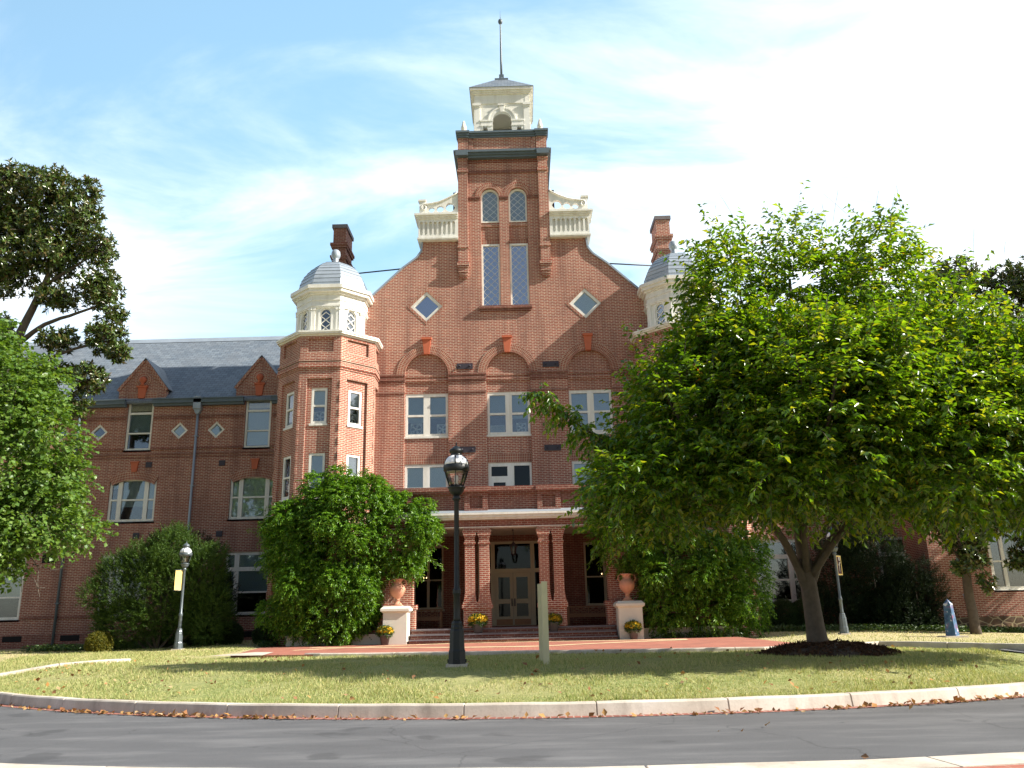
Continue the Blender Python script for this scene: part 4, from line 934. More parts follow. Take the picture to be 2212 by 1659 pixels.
# ---- the cherry tree on the island
def cherry():
    bx, by = 6.5, 18.0; bz = gz(bx, by)
    t = empty('cherry_tree', (bx, by, bz), 'big spreading cherry tree with drooping leaves on the lawn, in a mulch ring', 'tree')
    m = MB(); hubs = []
    m.tube([(bx+.01, by, bz-.08), (bx, by, bz+.06), (bx-.01, by, bz+.22), (bx-.02, by, bz+.5), (bx-.04, by, bz+.95), (bx-.06, by, bz+1.4), (bx-.1, by, bz+1.9)], [.36, .285, .22, .19, .172, .165, .15], 16)
    q_ = lambda p: (.446+(p[0]-.446)*.945, p[1]-1.0, 1.34+(p[2]-1.34)*.945)
    specs = [([(bx-.09, by, 2.2), (6.35, 17.9, 3.6), q_((6.6, 17.8, 5.6)), q_((6.7, 17.7, 8.6))], .15, .03), ([(bx-.05, by, 1.55), (6.05, 17.75, 2.5), q_((5.2, 17.4, 3.9)), q_((4.6, 17.2, 5.8)), q_((4.4, 17.2, 7.4))], .11, .02),
             ([(bx-.03, by, 1.8), (6.85, 17.8, 2.6), q_((7.9, 17.6, 3.8)), q_((8.6, 17.5, 6.0)), q_((8.7, 17.5, 8.6))], .105, .02), ([(bx, by-.05, 2.0), (7.2, 17.2, 3.0), q_((9.2, 16.8, 4.2)), q_((11.4, 16.6, 5.0))], .085, .02),
             ([(bx-.1, by+.05, 2.1), (6.6, 18.6, 3.6), q_((6.9, 19.6, 5.6)), q_((6.6, 19.6, 7.6))], .09, .02), ([(bx-.1, by-.05, 2.05), (6.2, 17.0, 3.2), q_((6.4, 16.0, 4.6)), q_((6.6, 15.4, 6.0))], .08, .02)]
    specs += [([q_(p) for p in P_], a, b) for P_, a, b in [([(5.6, 17.5, 3.4), (4.3, 17.1, 3.8), (2.9, 16.9, 4.3), (1.7, 16.9, 5.1), (.85, 16.9, 5.85)], .06, .012), ([(5.0, 17.3, 4.2), (3.8, 17.0, 5.2), (3.3, 16.9, 6.6)], .05, .012), ([(7.9, 17.6, 3.8), (9.4, 18, 5.4), (10, 18, 7.6)], .06, .012), ([(6.6, 17.8, 5.2), (5.7, 17.4, 6.8), (5.2, 17.2, 9.2)], .05, .01)]]
    for p, a, b in specs: hubs += limb(m, p, a, b, 8, .04)[3:]
    m.build('trunk', M['bark'], t)
    L = [(6.8, 17.6, 5.4, 2.8, 2.6, 1.95), (4.1, 17.2, 5.0, 1.3, 1.7, 1.6), (3.3, 17, 3.75, 1.25, 1.4, .75), (5.0, 17.2, 7.9, .5, .8, 1.0), (5.1, 17.2, 8.75, .26, .5, .75), (6.75, 17.5, 8.3, .5, .8, 1.0), (6.75, 17.5, 9.1, .24, .45, .75), (8.7, 17.5, 8.3, .55, .8, 1.1), (8.75, 17.5, 9.1, .3, .5, .8), (7.7, 17.4, 7.9, .7, .8, .6), (9.6, 17.3, 6.1, 1.4, 1.6, 1.2), (11.2, 16.9, 5.2, 1.8, 1.8, 1.5),
         (10.6, 16.8, 3.9, 1.9, 1.6, .95), (6.8, 17.4, 4.0, 2.5, 2.2, .75), (12.8, 17.2, 4.6, 1.5, 1.5, 1.7), (4.75, 17.2, 6.9, .65, 1.0, .8), (10.15, 17.4, 7.6, .32, .5, .75), (6.4, 15.7, 5.2, 1.6, 1.0, 1.7), (8.6, 15.9, 4.6, 1.6, 1.0, 1.5), (5.0, 16.2, 4.2, 1.3, .9, 1.0), (7.7, 17.4, 6.6, 1.0, 1.2, .8), (8.0, 18.6, 5.0, 2.4, 1.3, 1.6), (4.9, 18.2, 5.4, 1.6, 1.1, 1.5)]
    L = [(*q_(l[:3]), *(v*.945 for v in l[3:])) for l in L]; L += sublobes([l for l in L if l[3] > .6], 95, .48, .5)
    P, D = lobes_pts(L, 21000, .15, .62); P, D = cull_inside(P, D, L, .6)
    D = unit(D*np.where(P[:, 2:3] < 4.8, [[1, 1, .35]], [[1, 1, 1.]])+np.array([.0, 0, .22])+rng.normal(size=D.shape)*.33); n = len(P)
    keep = P[:, 2] > 3.25-.45*np.abs(P[:, 0]-6.5)/4; P, D = P[keep], D[keep]; n = len(P)
    (V, F), C = sprays(P, D, rng.uniform(.45, .85, n), 13, rng.uniform(.03, .26, (n, 1, 1)), .15, .072, .8, .30, .28)
    # long whips at the top, and the bough that reaches out to the left
    top = np.array([(5.2, 17.2, 9.1), (4.9, 17.2, 8.8), (6.8, 17.5, 9.1), (6.9, 17.4, 9.0), (8.6, 17.5, 9.0), (8.9, 17.4, 9.0), (9.9, 17.4, 8.4), (10.5, 17.4, 8.3), (4.3, 17.1, 7.9), (3.3, 17, 6.6), (2.9, 17, 6.4), (8.2, 17.2, 8.7), (7.4, 17.4, 8.9), (6.2, 17.2, 8.8), (10.9, 17.3, 7.2)]*3); top = np.array([q_(p) for p in top])
    top = top+rng.normal(size=top.shape)*.2; dt = unit(np.array([0, 0, 1.])+rng.normal(size=top.shape)*.33)
    s2, C2 = sprays(top, dt, rng.uniform(.6, 1.25, len(top)), 12, .10, .145, .066, .7, .75, .25)
    bough = np.array([(2.9+(.85-2.9)*q, 16.9, 4.3+1.55*q+.05*math.sin(9*q)) for q in np.repeat(np.linspace(0, .98, 30), 4)]); bough = np.array([q_(p) for p in bough])+rng.normal(size=(120, 3))*.05
    db = unit(np.array([-.8, 0, .1])+rng.normal(size=bough.shape)*.55); s3, C3 = sprays(bough, db, rng.uniform(.25, .5, 120), 9, .45, .145, .068, .7, .6, .25)
    V, F = merge([(V, F), s2, s3])
    crown = fast_mesh('crown', V, F, M['leaf_cherry'], t)
    tw = twigs(np.concatenate([C[::2], ]), .006, M['bark'], 'twig', t); tw['kind'] = 'stuff'
    bare = np.array([(5.0, 17.2, 9.6), (7.0, 17.4, 9.9), (8.8, 17.4, 9.8), (9.2, 17.4, 9.6), (4.4, 17.2, 8.3), (10.8, 17.2, 8.2), (7.6, 17.3, 9.2)]*3); bare = np.array([q_(p) for p in bare])+rng.normal(size=(21, 3))*.22
    tw2 = twigs(sprays(bare, unit(np.array([0, 0, 1.])+rng.normal(size=bare.shape)*.4), rng.uniform(.7, 1.3, 21), 8, .1, .1, .05)[1], .004, M['bark'], 'bare_twig', t); tw2['kind'] = 'stuff'
    q = rng.choice(n, 60); (V, F), _ = sprays(P[q], D[q], .6, 4, .3, .12, .06, .7, .6, .3); o = fast_mesh('turning_leaf', V, F, M['leaf_cherry_fall'], t); o['kind'] = 'stuff'
cherry()
# ---- maple at the left edge
def maple():
    bx, by = -16.6, 22.4; bz = .45
    t = empty('maple_tree', (bx, by, bz), 'bright green maple leaning in at the left edge, in front of the magnolia', 'tree')
    m = MB(); limb(m, [(bx, by, bz-.1), (bx+.1, by, 2.5), (bx+.4, by, 5), (bx+.8, by, 8.5)], .26, .05, 10)
    for p in ([(bx+.1, by, 2.4), (-15, 22.2, 3.4), (-13, 22, 4.0), (-11.2, 22, 3.9)], [(bx+.3, by, 4), (-14.6, 22, 5.4), (-12.6, 21.9, 6.4)], [(bx+.5, by, 6), (-14.6, 22, 7.6), (-13.3, 22, 8.6)], [(bx+.1, by, 2), (-15.2, 21.6, 2.6), (-13.6, 21.4, 2.7)]): limb(m, p, .09, .015, 7)
    for p in ([(-13.2, 22, 3.1), (-12.7, 22, 2.7), (-12.6, 22, 2.2)], [(-12.6, 22, 3.2), (-12.25, 22, 2.8), (-12.2, 22, 2.35), (-12.0, 22, 2.3)], [(-12.4, 22, 2.9), (-11.8, 22, 2.75), (-11.4, 22, 2.85)], [(-12.7, 22, 2.7), (-12.3, 22, 2.5), (-12.1, 22, 2.05)]): limb(m, p, .014, .006, 5)
    m.build('trunk', M['bark_pale'], t)
    L = [(-15.6, 22.3, 6.6, 2.5, 2.2, 3.1), (-13.4, 22, 5.8, 1.35, 1.6, 1.6), (-13.6, 22, 7.9, .85, 1.1, .8), (-12.7, 21.8, 4.2, 1.2, 1.3, .75), (-11.5, 22, 3.85, .55, .6, .28), (-14.3, 21.6, 3.4, 1.3, 1.2, .85), (-12.35, 21.9, 6.3, .75, .9, .75), (-14.9, 22, 9.3, .9, 1.1, .8), (-13.2, 21.6, 3.2, .7, .7, .5), (-12.0, 21.9, 5.2, .65, .8, .6), (-13.7, 21.6, 2.7, .7, .6, .4), (-14.6, 21.7, 2.5, .7, .6, .4)]
    L += sublobes(L, 55, .45)
    P, D = lobes_pts(L, 8500, .3, .5); P, D = cull_inside(P, D, L, .6); n = len(P)
    D = unit(D+rng.normal(size=D.shape)*.35)
    (V, F), C = sprays(P, D, rng.uniform(.3, .6, n), 9, .25, .115, .12, .85, .3, .3, .12)
    fast_mesh('crown', V, F, M['leaf_maple'], t)
    tw = twigs(C[::3], .005, M['bark_pale'], 'twig', t); tw['kind'] = 'stuff'
maple()
def rosettes(P, D, k, lL, lW):
    m = len(P); a = np.linspace(0, 2*PI, k, endpoint=False)[None, :]+rng.random((m, 1))*6
    u = unit(np.cross(D, np.array([.3, .5, .8])+rng.normal(size=D.shape)*.1)); v = np.cross(D, u)
    op = np.where(np.arange(k) % 3 == 0, .5, 1.25)[None, :]*rng.uniform(.8, 1.2, (m, k))
    A = D[:, None]*np.cos(op)[..., None]+(u[:, None]*np.cos(a)[..., None]+v[:, None]*np.sin(a)[..., None])*np.sin(op)[..., None]
    Pp = np.repeat(P[:, None], k, 1).reshape(-1, 3)-(D[:, None]*rng.uniform(0, .12, (m, k))[..., None]).reshape(-1, 3)
    s = rng.uniform(.75, 1.15, m*k)
    return leafgeo(Pp, A.reshape(-1, 3), np.repeat(D[:, None], k, 1).reshape(-1, 3)+rng.normal(size=(m*k, 3))*.2, lL*s, lW*s, .2, .1)
def magnolia(bx, by, lab, limbs, L, n, shell):
    t = empty('magnolia_tree', (bx, by, .4), lab, 'tree', 'magnolia trees beside the wings')
    m = MB()
    for p, a, b in limbs: limb(m, p, a, b, 8, .06)
    P, D = lobes_pts(L, n, shell); D = unit(D+np.array([0, 0, .45])+rng.normal(size=D.shape)*.35)
    hub = [Vector(l[:3]) for l in L]
    for i in range(0, n, 5):                                # branchlets from lobe centres out to the leaf whorls
        c = np.array(L)[:, :3]; j = int(((c-P[i])**2).sum(1).argmin()); a = Vector(c[j]); b = Vector(P[i])
        limb(m, [a+Vector((random.uniform(-.2, .2), random.uniform(-.2, .2), -.2)), (a+b)/2+Vector((0, 0, -.12)), b], .022, .008, 4, .02)
    m.build('trunk', M['bark'], t)
    V, F = rosettes(P, D, 9, .21, .088); fast_mesh('crown', V, F, M['leaf_magnolia'], t)
magnolia(-20.4, 29.2, 'tall dark magnolia with leathery leaves behind the maple, above the left wing',
    [([(-20.4, 29.2, .3), (-20, 29.2, 5), (-18.9, 29.1, 9.6), (-17.9, 29, 12.4), (-17.2, 29, 14.6), (-16.6, 29, 17)], .32, .05), ([(-18.9, 29.1, 9.4), (-17.4, 29, 10.6), (-16, 29, 11.2), (-14.6, 29, 11.5)], .11, .03), ([(-18.3, 29.1, 11.4), (-17.2, 29, 12.2), (-15.8, 29, 12.7), (-14.7, 29, 13.1)], .11, .03), ([(-19.6, 29, 8), (-20, 29, 13), (-19.8, 29, 17)], .16, .04),
     ([(-17.4, 29, 13.8), (-16, 29, 14.8), (-15.2, 29, 15.4)], .07, .02), ([(-17.4, 29, 10.6), (-16.2, 28.9, 10), (-15.0, 28.9, 9.6), (-14.4, 28.8, 10.2)], .05, .015)],
    [(-19.9, 29.2, 17.3, 1.7, 1.5, 1.5), (-17.7, 29, 17.8, 1.05, 1.1, 1.0), (-16.5, 29, 16.6, .95, 1.1, 1.0), (-19.3, 29, 14.8, 1.6, 1.6, 1.5), (-17.2, 29, 15.1, 1.2, 1.3, 1.0), (-15.6, 29, 15.3, .75, .8, .8), (-15.3, 29, 13.6, .85, .9, .9), (-16.9, 29, 13.3, .9, .9, .6), (-14.9, 29, 11.7, .8, .8, .8), (-16.6, 29, 11.6, .8, .8, .5), (-15.2, 28.8, 10.0, .7, .7, .6), (-19.2, 29, 11.6, 1.2, 1.1, 1.2), (-17.4, 29, 10.0, 1.0, .9, .7), (-14.55, 29, 12.6, .4, .5, .4), (-15.6, 28.9, 9.0, .7, .6, .5), (-14.3, 28.9, 11.0, .5, .5, .4), (-16.3, 28.9, 10.3, .7, .6, .4), (-18.3, 29.1, 16.4, 1.0, 1, .9), (-16.2, 29, 17.7, .5, .6, .6), (-19.4, 29.2, 18.6, .8, .8, .6)], 4300, .35)
magnolia(16.1, 30.2, 'dark magnolia at the far right, rising behind the cherry tree beside the rubble base',
    [([(16.1, 30.2, .2), (16.1, 30.2, 2.6), (16.6, 30.2, 6), (17.6, 30.2, 10.5), (18, 30.2, 13)], .19, .05), ([(17, 30.2, 8), (19, 28.5, 10.5), (20.6, 26.4, 12.6)], .1, .03), ([(16.2, 30.2, 3.2), (17.2, 30, 3.9), (19.2, 29.8, 4.0)], .07, .02), ([(16.1, 30.2, 2.6), (15.5, 30, 3.6), (15.1, 29.8, 4.2)], .06, .02), ([(17, 30.2, 8), (19, 30.2, 10.5), (20.2, 30.2, 12.6)], .1, .03)],
    [(17.3, 30.2, 13.4, 1.3, 1.2, 1.0), (19.9, 30.2, 13.2, 1.6, 1.3, 1.1), (18.6, 30.2, 11.0, 1.9, 1.5, 1.2), (21.5, 30.2, 11, 1.8, 1.5, 1.6), (16.2, 30.2, 11.7, 1.0, 1.0, .9), (17.5, 30.2, 8.4, 2.2, 1.6, 1.7), (20.5, 30.2, 8, 2.2, 1.6, 1.7), (15.3, 29.9, 4.2, .8, .7, .8), (16.9, 29.9, 4.1, .9, .8, .6), (18.6, 29.8, 4.2, 1.1, .8, .5), (16.3, 29.8, 3.0, .5, .5, .6), (17.7, 29.7, 2.7, .4, .4, .3), (20, 29.8, 4.0, 1.0, .8, .7), (15.9, 29.7, 3.5, .7, .5, .6), (16.5, 29.7, 2.1, .4, .35, .4), (15.6, 29.7, 2.6, .35, .3, .35), (20.6, 26.6, 12.6, 1.9, 1.5, 1.7), (21.5, 27.5, 9.6, 1.9, 1.6, 1.6), (22.5, 25.6, 14.4, 1.9, 1.5, 1.5), (19.8, 27.6, 11.0, 1.2, 1.0, 1.0), (23.5, 26.6, 11.6, 1.8, 1.5, 1.6), (22.3, 25.7, 15.6, 2.0, 1.6, 2.0), (22.0, 26.3, 12.6, 2.0, 1.5, 1.8), (20.8, 26.0, 14.0, 1.2, 1.2, 1.3), (23.8, 31.6, 6.4, 1.9, 1.4, 2.0), (22.9, 31.4, 4.0, 1.2, 1.0, 1.2), (18.0, 29.7, 3.2, .6, .5, .5), (18.9, 29.7, 2.9, .5, .4, .4)], 10000, .4)  # lobes nearer the camera and far right are unseen, added to cast shade
# ---- wisteria mounds over the porch corners
def wisteria(lab, x, L, n, strays, seed):
    t = empty('wisteria_bush', (x, 28.9, .45), lab, 'bush', 'wisteria mounds over the porch corners')
    m = MB()
    for i in range(9):
        a = Vector((x+random.uniform(-.5, .5), 28.9+random.uniform(-.2, .2), .4)); l = L[i % len(L)]
        limb(m, [a, a+Vector((random.uniform(-.3, .3), 0, .9)), (l[0]+random.uniform(-.3, .3)*l[3], l[1], l[2]-.3*l[5]), (l[0]+random.uniform(-.7, .7)*l[3], l[1]-.3, l[2]+.5*l[5])], .05, .012, 6)
    m.build('stem', M['bark'], t)
    L = L+sublobes(L, 60, .40)
    P, D = lobes_pts(L, n, .5, .6); P, D = cull_inside(P, D, L, .72); D = unit(D+np.array([0, 0, .12])+rng.normal(size=D.shape)*.42); k = len(P)
    q = (P[:, 2] > .62) & ~((np.abs(np.abs(P[:, 0])-3.8) < .62) & (P[:, 2] < 2.78)); P, D = P[q], D[q]; k = len(P)
    a1, C = sprays(P, D, rng.uniform(.18, .36, k), 13, rng.uniform(.25, .7, (k, 1, 1)), .10, .042, .9, .22, .22)
    parts = [a1]
    for (x0, y0, z0), d in strays:
        B_ = np.array([(x0+d[0]*u, y0+d[1]*u, z0+d[2]*u-.35*u*u) for u in np.linspace(0, 1, 12)])+rng.normal(size=(12, 3))*.02
        a2, _ = sprays(B_, unit(np.array(d)+rng.normal(size=B_.shape)*.4), .2, 9, .35, .07, .03, .9, .2, .25); parts.append(a2)
        w = MB(); limb(w, [B_[0], B_[5], B_[11]], .008, .004, 4); w.build('tendril', M['bark_pale'], t)
    V, F = merge(parts); fast_mesh('foliage', V, F, M['leaf_bush'], t)
wisteria('huge rounded wisteria bush in full sun, left of the porch steps', -5.7, [(-5.7, 28.75, 4.0, 2.1, 1.15, 2.25), (-3.75, 28.8, 4.15, 1.0, .8, 1.35), (-7.3, 28.8, 3.8, .95, .85, 1.5), (-6.2, 28.7, 1.9, 1.7, .95, 1.25), (-5.2, 28.7, 2.3, .8, .9, 1.4), (-7.3, 28.9, 1.8, .7, .7, 1.0), (-5.2, 28.6, 5.2, 1.3, .9, .9)], 21000,
         [((-8.0, 28.7, 4.3), (-.9, -.1, .3)), ((-7.9, 28.7, 5.0), (-.6, 0, .35)), ((-2.9, 28.5, 3.9), (.6, -.2, .1)), ((-3.0, 28.5, 3.3), (.7, -.2, .0)), ((-6.8, 28.6, 5.9), (-.2, 0, .6)), ((-2.9, 28.6, 4.5), (.5, -.1, .3)), ((-5.0, 28.5, 6.1), (.1, 0, .5))], 1)
wisteria('shaded wisteria bush right of the porch steps, half behind the cherry tree', 5.6, [(4.1, 28.8, 3.95, 1.25, .85, 1.25), (5.8, 28.75, 3.2, 1.5, 1.05, 2.1), (7.15, 28.8, 2.4, .85, .85, 1.5), (8.0, 28.9, 2.3, .7, .75, 1.6), (5.2, 28.7, 1.8, .8, .7, 1.0), (6.6, 28.7, 1.4, .9, .7, .8), (4.8, 28.8, 4.9, 1.2, .8, .8)], 15000,
         [((3.1, 28.5, 4.2), (-.5, -.1, .2)), ((7.8, 28.6, 2.8), (.5, -.1, .2)), ((3.1, 28.5, 3.4), (-.4, -.1, -.1))], 2)
# ---- conifers, boxwoods and other planting
def conifer(name, lab, cat, x, y, L, n, mat, grp=None, sl=.32, lL=.07, lW=.022, up=.7):
    t = empty(name, (x, y, gz(x, y)), lab, cat, grp); m = MB()
    for l in L: limb(m, [(x, y, gz(x, y)-.1), ((x+l[0])/2, y, l[2]*.5), (l[0], l[1], l[2]+l[5]*.3)], .06, .015, 6)
    m.build('stem', M['bark'], t)
    L = L+sublobes(L, 30, .34)
    P, D = lobes_pts(L, n, .6); P, D = cull_inside(P, D, L, .7); D = unit(D+np.array([0, 0, up])+rng.normal(size=D.shape)*.3); k = len(P)
    q = P[:, 2] > .55; P, D = P[q], D[q]; k = len(P)
    (V, F), _ = sprays(P, D, rng.uniform(.6, 1.2, k)*sl, 16, .0, lL, lW, .7, -.1, .35); fast_mesh('foliage', V, F, M[mat], t)
conifer('juniper_bush', 'broad feathery juniper in the sun behind the left lamp', 'bush', -12.1, 29.4, [(-12.1, 29.4, 2.3, 1.7, .8, 1.55), (-11.75, 29.3, 3.6, .75, .6, .95), (-13.5, 29.4, 2.4, .95, .75, 1.3), (-12.8, 29.3, 3.3, .6, .6, .75), (-10.7, 29.3, 2.6, .8, .7, 1.25), (-10.4, 29.4, 1.5, .7, .7, .8), (-13.2, 29.4, 1.3, 1.0, .7, .7)], 12500, 'leaf_juniper')
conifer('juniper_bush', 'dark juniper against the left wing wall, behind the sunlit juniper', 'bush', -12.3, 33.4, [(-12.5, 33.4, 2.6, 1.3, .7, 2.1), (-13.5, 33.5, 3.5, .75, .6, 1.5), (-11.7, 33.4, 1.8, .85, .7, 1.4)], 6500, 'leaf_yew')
conifer('yew_bush', 'dark yew between the lamp with the maroon banner and the wing wall', 'bush', 12.9, 33.6, [(12.9, 33.6, 2.2, 1.2, .9, 2.0), (12.4, 33.5, 1.2, 1.0, .8, .9)], 5000, 'leaf_yew', 'dark yews under the right trees')
conifer('yew_bush', 'tallest dark yew, the middle one right of the lamp with the maroon banner', 'bush', 14.3, 33.8, [(14.3, 33.8, 2.5, 1.3, .9, 2.3), (14.6, 33.6, 1.4, 1.2, .8, 1.0)], 6000, 'leaf_yew', 'dark yews under the right trees')
conifer('yew_bush', 'lowest dark yew, beside the magnolia trunk and the rubble base', 'bush', 15.5, 32.8, [(15.4, 32.8, 1.5, .95, .8, 1.3), (14.8, 32.7, 1.0, .8, .7, .7)], 3800, 'leaf_yew', 'dark yews under the right trees')
def ball(lab, x, y, rx, rz, mat, grp, n=1700):
    z = gz(x, y)+rz*.86; L = [(x, y, z, rx, rx*.95, rz), (x+.18*rx, y-.05, z-.15*rz, rx*.86, rx*.86, rz*.84)]
    t = empty('boxwood_bush', (x, y, gz(x, y)), lab, 'bush', grp); m = MB(); limb(m, [(x, y, gz(x, y)-.05), (x, y, z-.3*rz), (x, y, z)], .03, .02, 6); m.build('stem', M['bark'], t)
    P, D = lobes_pts(L, n, .84); P, D = cull_inside(P, D, L, .8); D = unit(D+rng.normal(size=D.shape)*.4)
    (V, F), _ = sprays(P, D, .09, 7, .1, .042, .026, .8, .0, .35); fast_mesh('foliage', V, F, M[mat], t)
GB = 'clipped boxwoods along the left wing'
ball('small yellowing boxwood in front of the broad juniper', -13.62, 28.45, .36, .34, 'leaf_box_yellow', GB, 3000); ball('small dull boxwood just left of the left lamp', -12.35, 30.6, .36, .31, 'leaf_box', GB, 2600)
ball('largest round boxwood, just right of the left lamp', -11.0, 30.5, .53, .47, 'leaf_box', GB, 5000); ball('round boxwood second right of the left lamp', -10.0, 30.5, .41, .38, 'leaf_box', GB, 3600); ball('boxwood half hidden by the left edge of the sunlit wisteria', -8.6, 30.3, .45, .38, 'leaf_box', GB, 3000)
GR = 'boxwoods along the right wing'
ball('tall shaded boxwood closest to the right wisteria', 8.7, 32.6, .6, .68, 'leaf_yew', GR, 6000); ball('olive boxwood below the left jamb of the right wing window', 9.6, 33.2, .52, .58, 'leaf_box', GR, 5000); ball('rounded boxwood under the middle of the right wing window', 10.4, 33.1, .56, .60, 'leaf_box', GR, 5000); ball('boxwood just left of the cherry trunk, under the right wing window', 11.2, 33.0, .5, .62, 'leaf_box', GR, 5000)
def tuft(lab, x, y, r, n):
    t = empty('grass_clump', (x, y, gz(x, y)), lab, 'plant'); z = gz(x, y)
    P = np.column_stack([x+rng.normal(size=n)*r*.25, y+rng.normal(size=n)*r*.2, np.full(n, z)]); D = unit(np.column_stack([rng.normal(size=n)*.7, rng.normal(size=n)*.5, np.ones(n)]))
    V1, F1 = leafgeo(P, D, rng.normal(size=(n, 3)), rng.uniform(.3, .55, n), .03, .1, .35); fast_mesh('blade', V1, F1, M['leaf_cover'], t)['kind'] = 'stuff'
tuft('arching green grass clump at the right end of the forecourt', 7.35, 30.6, .8, 900)
def cover(x0, x1, y0, y1, n, h):
    P = np.column_stack([rng.uniform(x0, x1, n), rng.uniform(y0, y1, n), np.zeros(n)]); P[:, 2] = [gz(a, b) for a, b in P[:, :2]]; P[:, 2] += rng.random(n)**1.5*h+.02
    return leafgeo(P, rng.normal(size=(n, 3))*np.array([1, 1, .35]), np.array([0, -.3, 1.])+rng.normal(size=(n, 3))*.4, .09, .06)
V, F = merge([cover(-17.5, -12.6, 30.6, 32.2, 4200, .2), cover(7.6, 16.4, 31.4, 33.2, 7000, .2), cover(15, 21, 31.5, 33.2, 4000, .16), cover(4.6, 7.6, 28.2, 28.6, 900, .2), cover(-8.5, -8, 28.5, 30, 300, .15)])
o = fast_mesh('ground_cover', V, F, M['leaf_cover']); tag(o, 'low ivy ground cover along the foot of both wings', 'ground cover', None, 'stuff')

# ---- grass blades, litter, mulch
def grass():
    n = 210000; x = rng.uniform(-14.5, 12.5, n); u = rng.random(n)**1.5; d = .19+u*12.5
    ey = np.array([edge_y(a) for a in np.linspace(-15, 13, 561)]); e = np.interp(x, np.linspace(-15, 13, 561), ey); y = e+d
    far = np.interp(x, [-9.5, -5.1, -4.6, .1, 5.8, 7.6, 9, 10.8], [40, 21.7, 21.35, 20.4, 19.4, 20.1, 21.0, 18.1])
    k = ((y < far-.02) | (x < -5.4)) & (y < 33.5) & ~((x > 10.2) & (y < 18.8) & (y > 15.8)); k &= ~((x > -8.2) & (y > 21.6)) ; k &= ~(np.hypot(x-6.5, (y-18)) < 1.3)
    x, y = x[k], y[k]
    n2 = 26000; x2 = rng.uniform(-19, 17, n2); y2 = rng.uniform(21.8, 34.2, n2); k2 = (x2 < -8.4) | ((x2 > 7.6) & (y2 > 21.8)); k2 &= ~((x2 < -9) & (y2 < 21.4)); x = np.concatenate([x, x2[k2]]); y = np.concatenate([y, y2[k2]])
    n = len(x); z = np.array([gz(a, b) for a, b in zip(x, y)])
    P = np.column_stack([x, y, z-.005]); D = unit(np.column_stack([rng.normal(size=n)*.55, rng.normal(size=n)*.55, np.ones(n)]))
    pt = np.sin(x*1.7+1.5*np.sin(y*1.1))*np.sin(y*2.3+1.2*np.sin(x*.9))+.5*np.sin(x*5.1+y*3.7)*np.sin(y*6.3-x*2.2)
    h = rng.uniform(.03, .075, n)*np.clip(1+.55*pt, .25, 1.9); w = .0065+.00042*y
    Sd = unit(np.cross(D, rng.normal(size=(n, 3))))*w[:, None]*.5
    V = np.stack([P-Sd, P+Sd, P+D*h[:, None]], 1).reshape(-1, 3); F = np.arange(3*n).reshape(-1, 3)
    o = fast_mesh('grass', V, F, M['grass_blade']); tag(o, 'dry sunlit grass of the lawn in front of the hall', 'grass', None, 'stuff')
grass()
def litter():
    pts = []
    def put(a, r, z, n):
        for _ in range(n): aa = R(a+random.gauss(0, 3.2)); rr = r-abs(random.gauss(0, .09)); pts.append((CX+(rr)*math.cos(aa), CY+rr*math.sin(aa), z))
    for a, n in ((243, 60), (249, 90), (254, 45), (258, 25), (264, 18), (270, 16), (276, 22), (282, 30), (288, 60), (292, 50), (297, 30), (238, 30)): put(a, RI+.26, .016, n)
    for _ in range(300):
        x = random.uniform(-11, 9); y = edge_y(x)+.3+random.random()**1.3*8; pts.append((x, min(y, 20), gz(x, min(y, 20))+.045))
    for _ in range(9): a = R(random.uniform(235, 300)); r = random.uniform(RI+.6, RO-.5); pts.append((CX+r*math.cos(a), CY+r*math.sin(a), .012))
    P = np.array(pts); n = len(P); A = rng.normal(size=(n, 3))*np.array([1, 1, .35]); s = rng.uniform(.5, 1.15, n)
    V, F = leafgeo(P, A, np.array([0, 0, 1.])+rng.normal(size=(n, 3))*.5, .10*s, .075*s, .3, -.2)
    o = fast_mesh('leaf_litter', V, F, M['litter']); tag(o, 'dry fallen leaves along the gutter and over the lawn', 'fallen leaves', None, 'stuff')
litter()
def mulch():
    x0, y0 = 6.7, 18.0; V = [(x0, y0, gz(x0, y0)+.22)]; F = []; nr, na = 9, 40
    for i in range(1, nr+1):
        for j in range(na):
            a = 2*PI*j/na; q = i/nr; rr = (1.32+.1*math.sin(3*a+1)+.07*math.sin(7*a))*q; x, y = x0+rr*1.05*math.cos(a), y0+rr*.95*math.sin(a)
            V.append((x, y, gz(x, y)+.22*(1-q**2.2)+.02*math.sin(5*a+i)*(1-q)-(.02 if i == nr else 0)))
    for j in range(na): F.append((0, 1+j, 1+(j+1) % na))
    for i in range(nr-1):
        for j in range(na): a = 1+i*na+j; b = 1+i*na+(j+1) % na; F.append((a, a+na, b+na, b))
    m = MB(); m.add(V, F, None, 0, True); o = m.build('mulch', M['soil']); tag(o, 'low ring of dark bark mulch round the cherry trunk', 'mulch', None, 'stuff')
    n = 5200; r = np.sqrt(rng.random(n))*1.36; a = rng.random(n)*2*PI; x = x0+r*1.05*np.cos(a); y = y0+r*.95*np.sin(a); z = np.array([gz(p, q) for p, q in zip(x, y)])+.22*np.maximum(0, 1-(r/1.34)**2.2)+.012
    V, F = leafgeo(np.column_stack([x, y, z]), rng.normal(size=(n, 3))*np.array([1, 1, .45]), np.array([0, 0, 1.])+rng.normal(size=(n, 3))*.5, rng.uniform(.04, .1, n), .03)
    o = fast_mesh('mulch_chip', V, F, M['mulch']); tag(o, 'loose bark chips over the mulch ring under the cherry', 'mulch', None, 'stuff')
mulch()

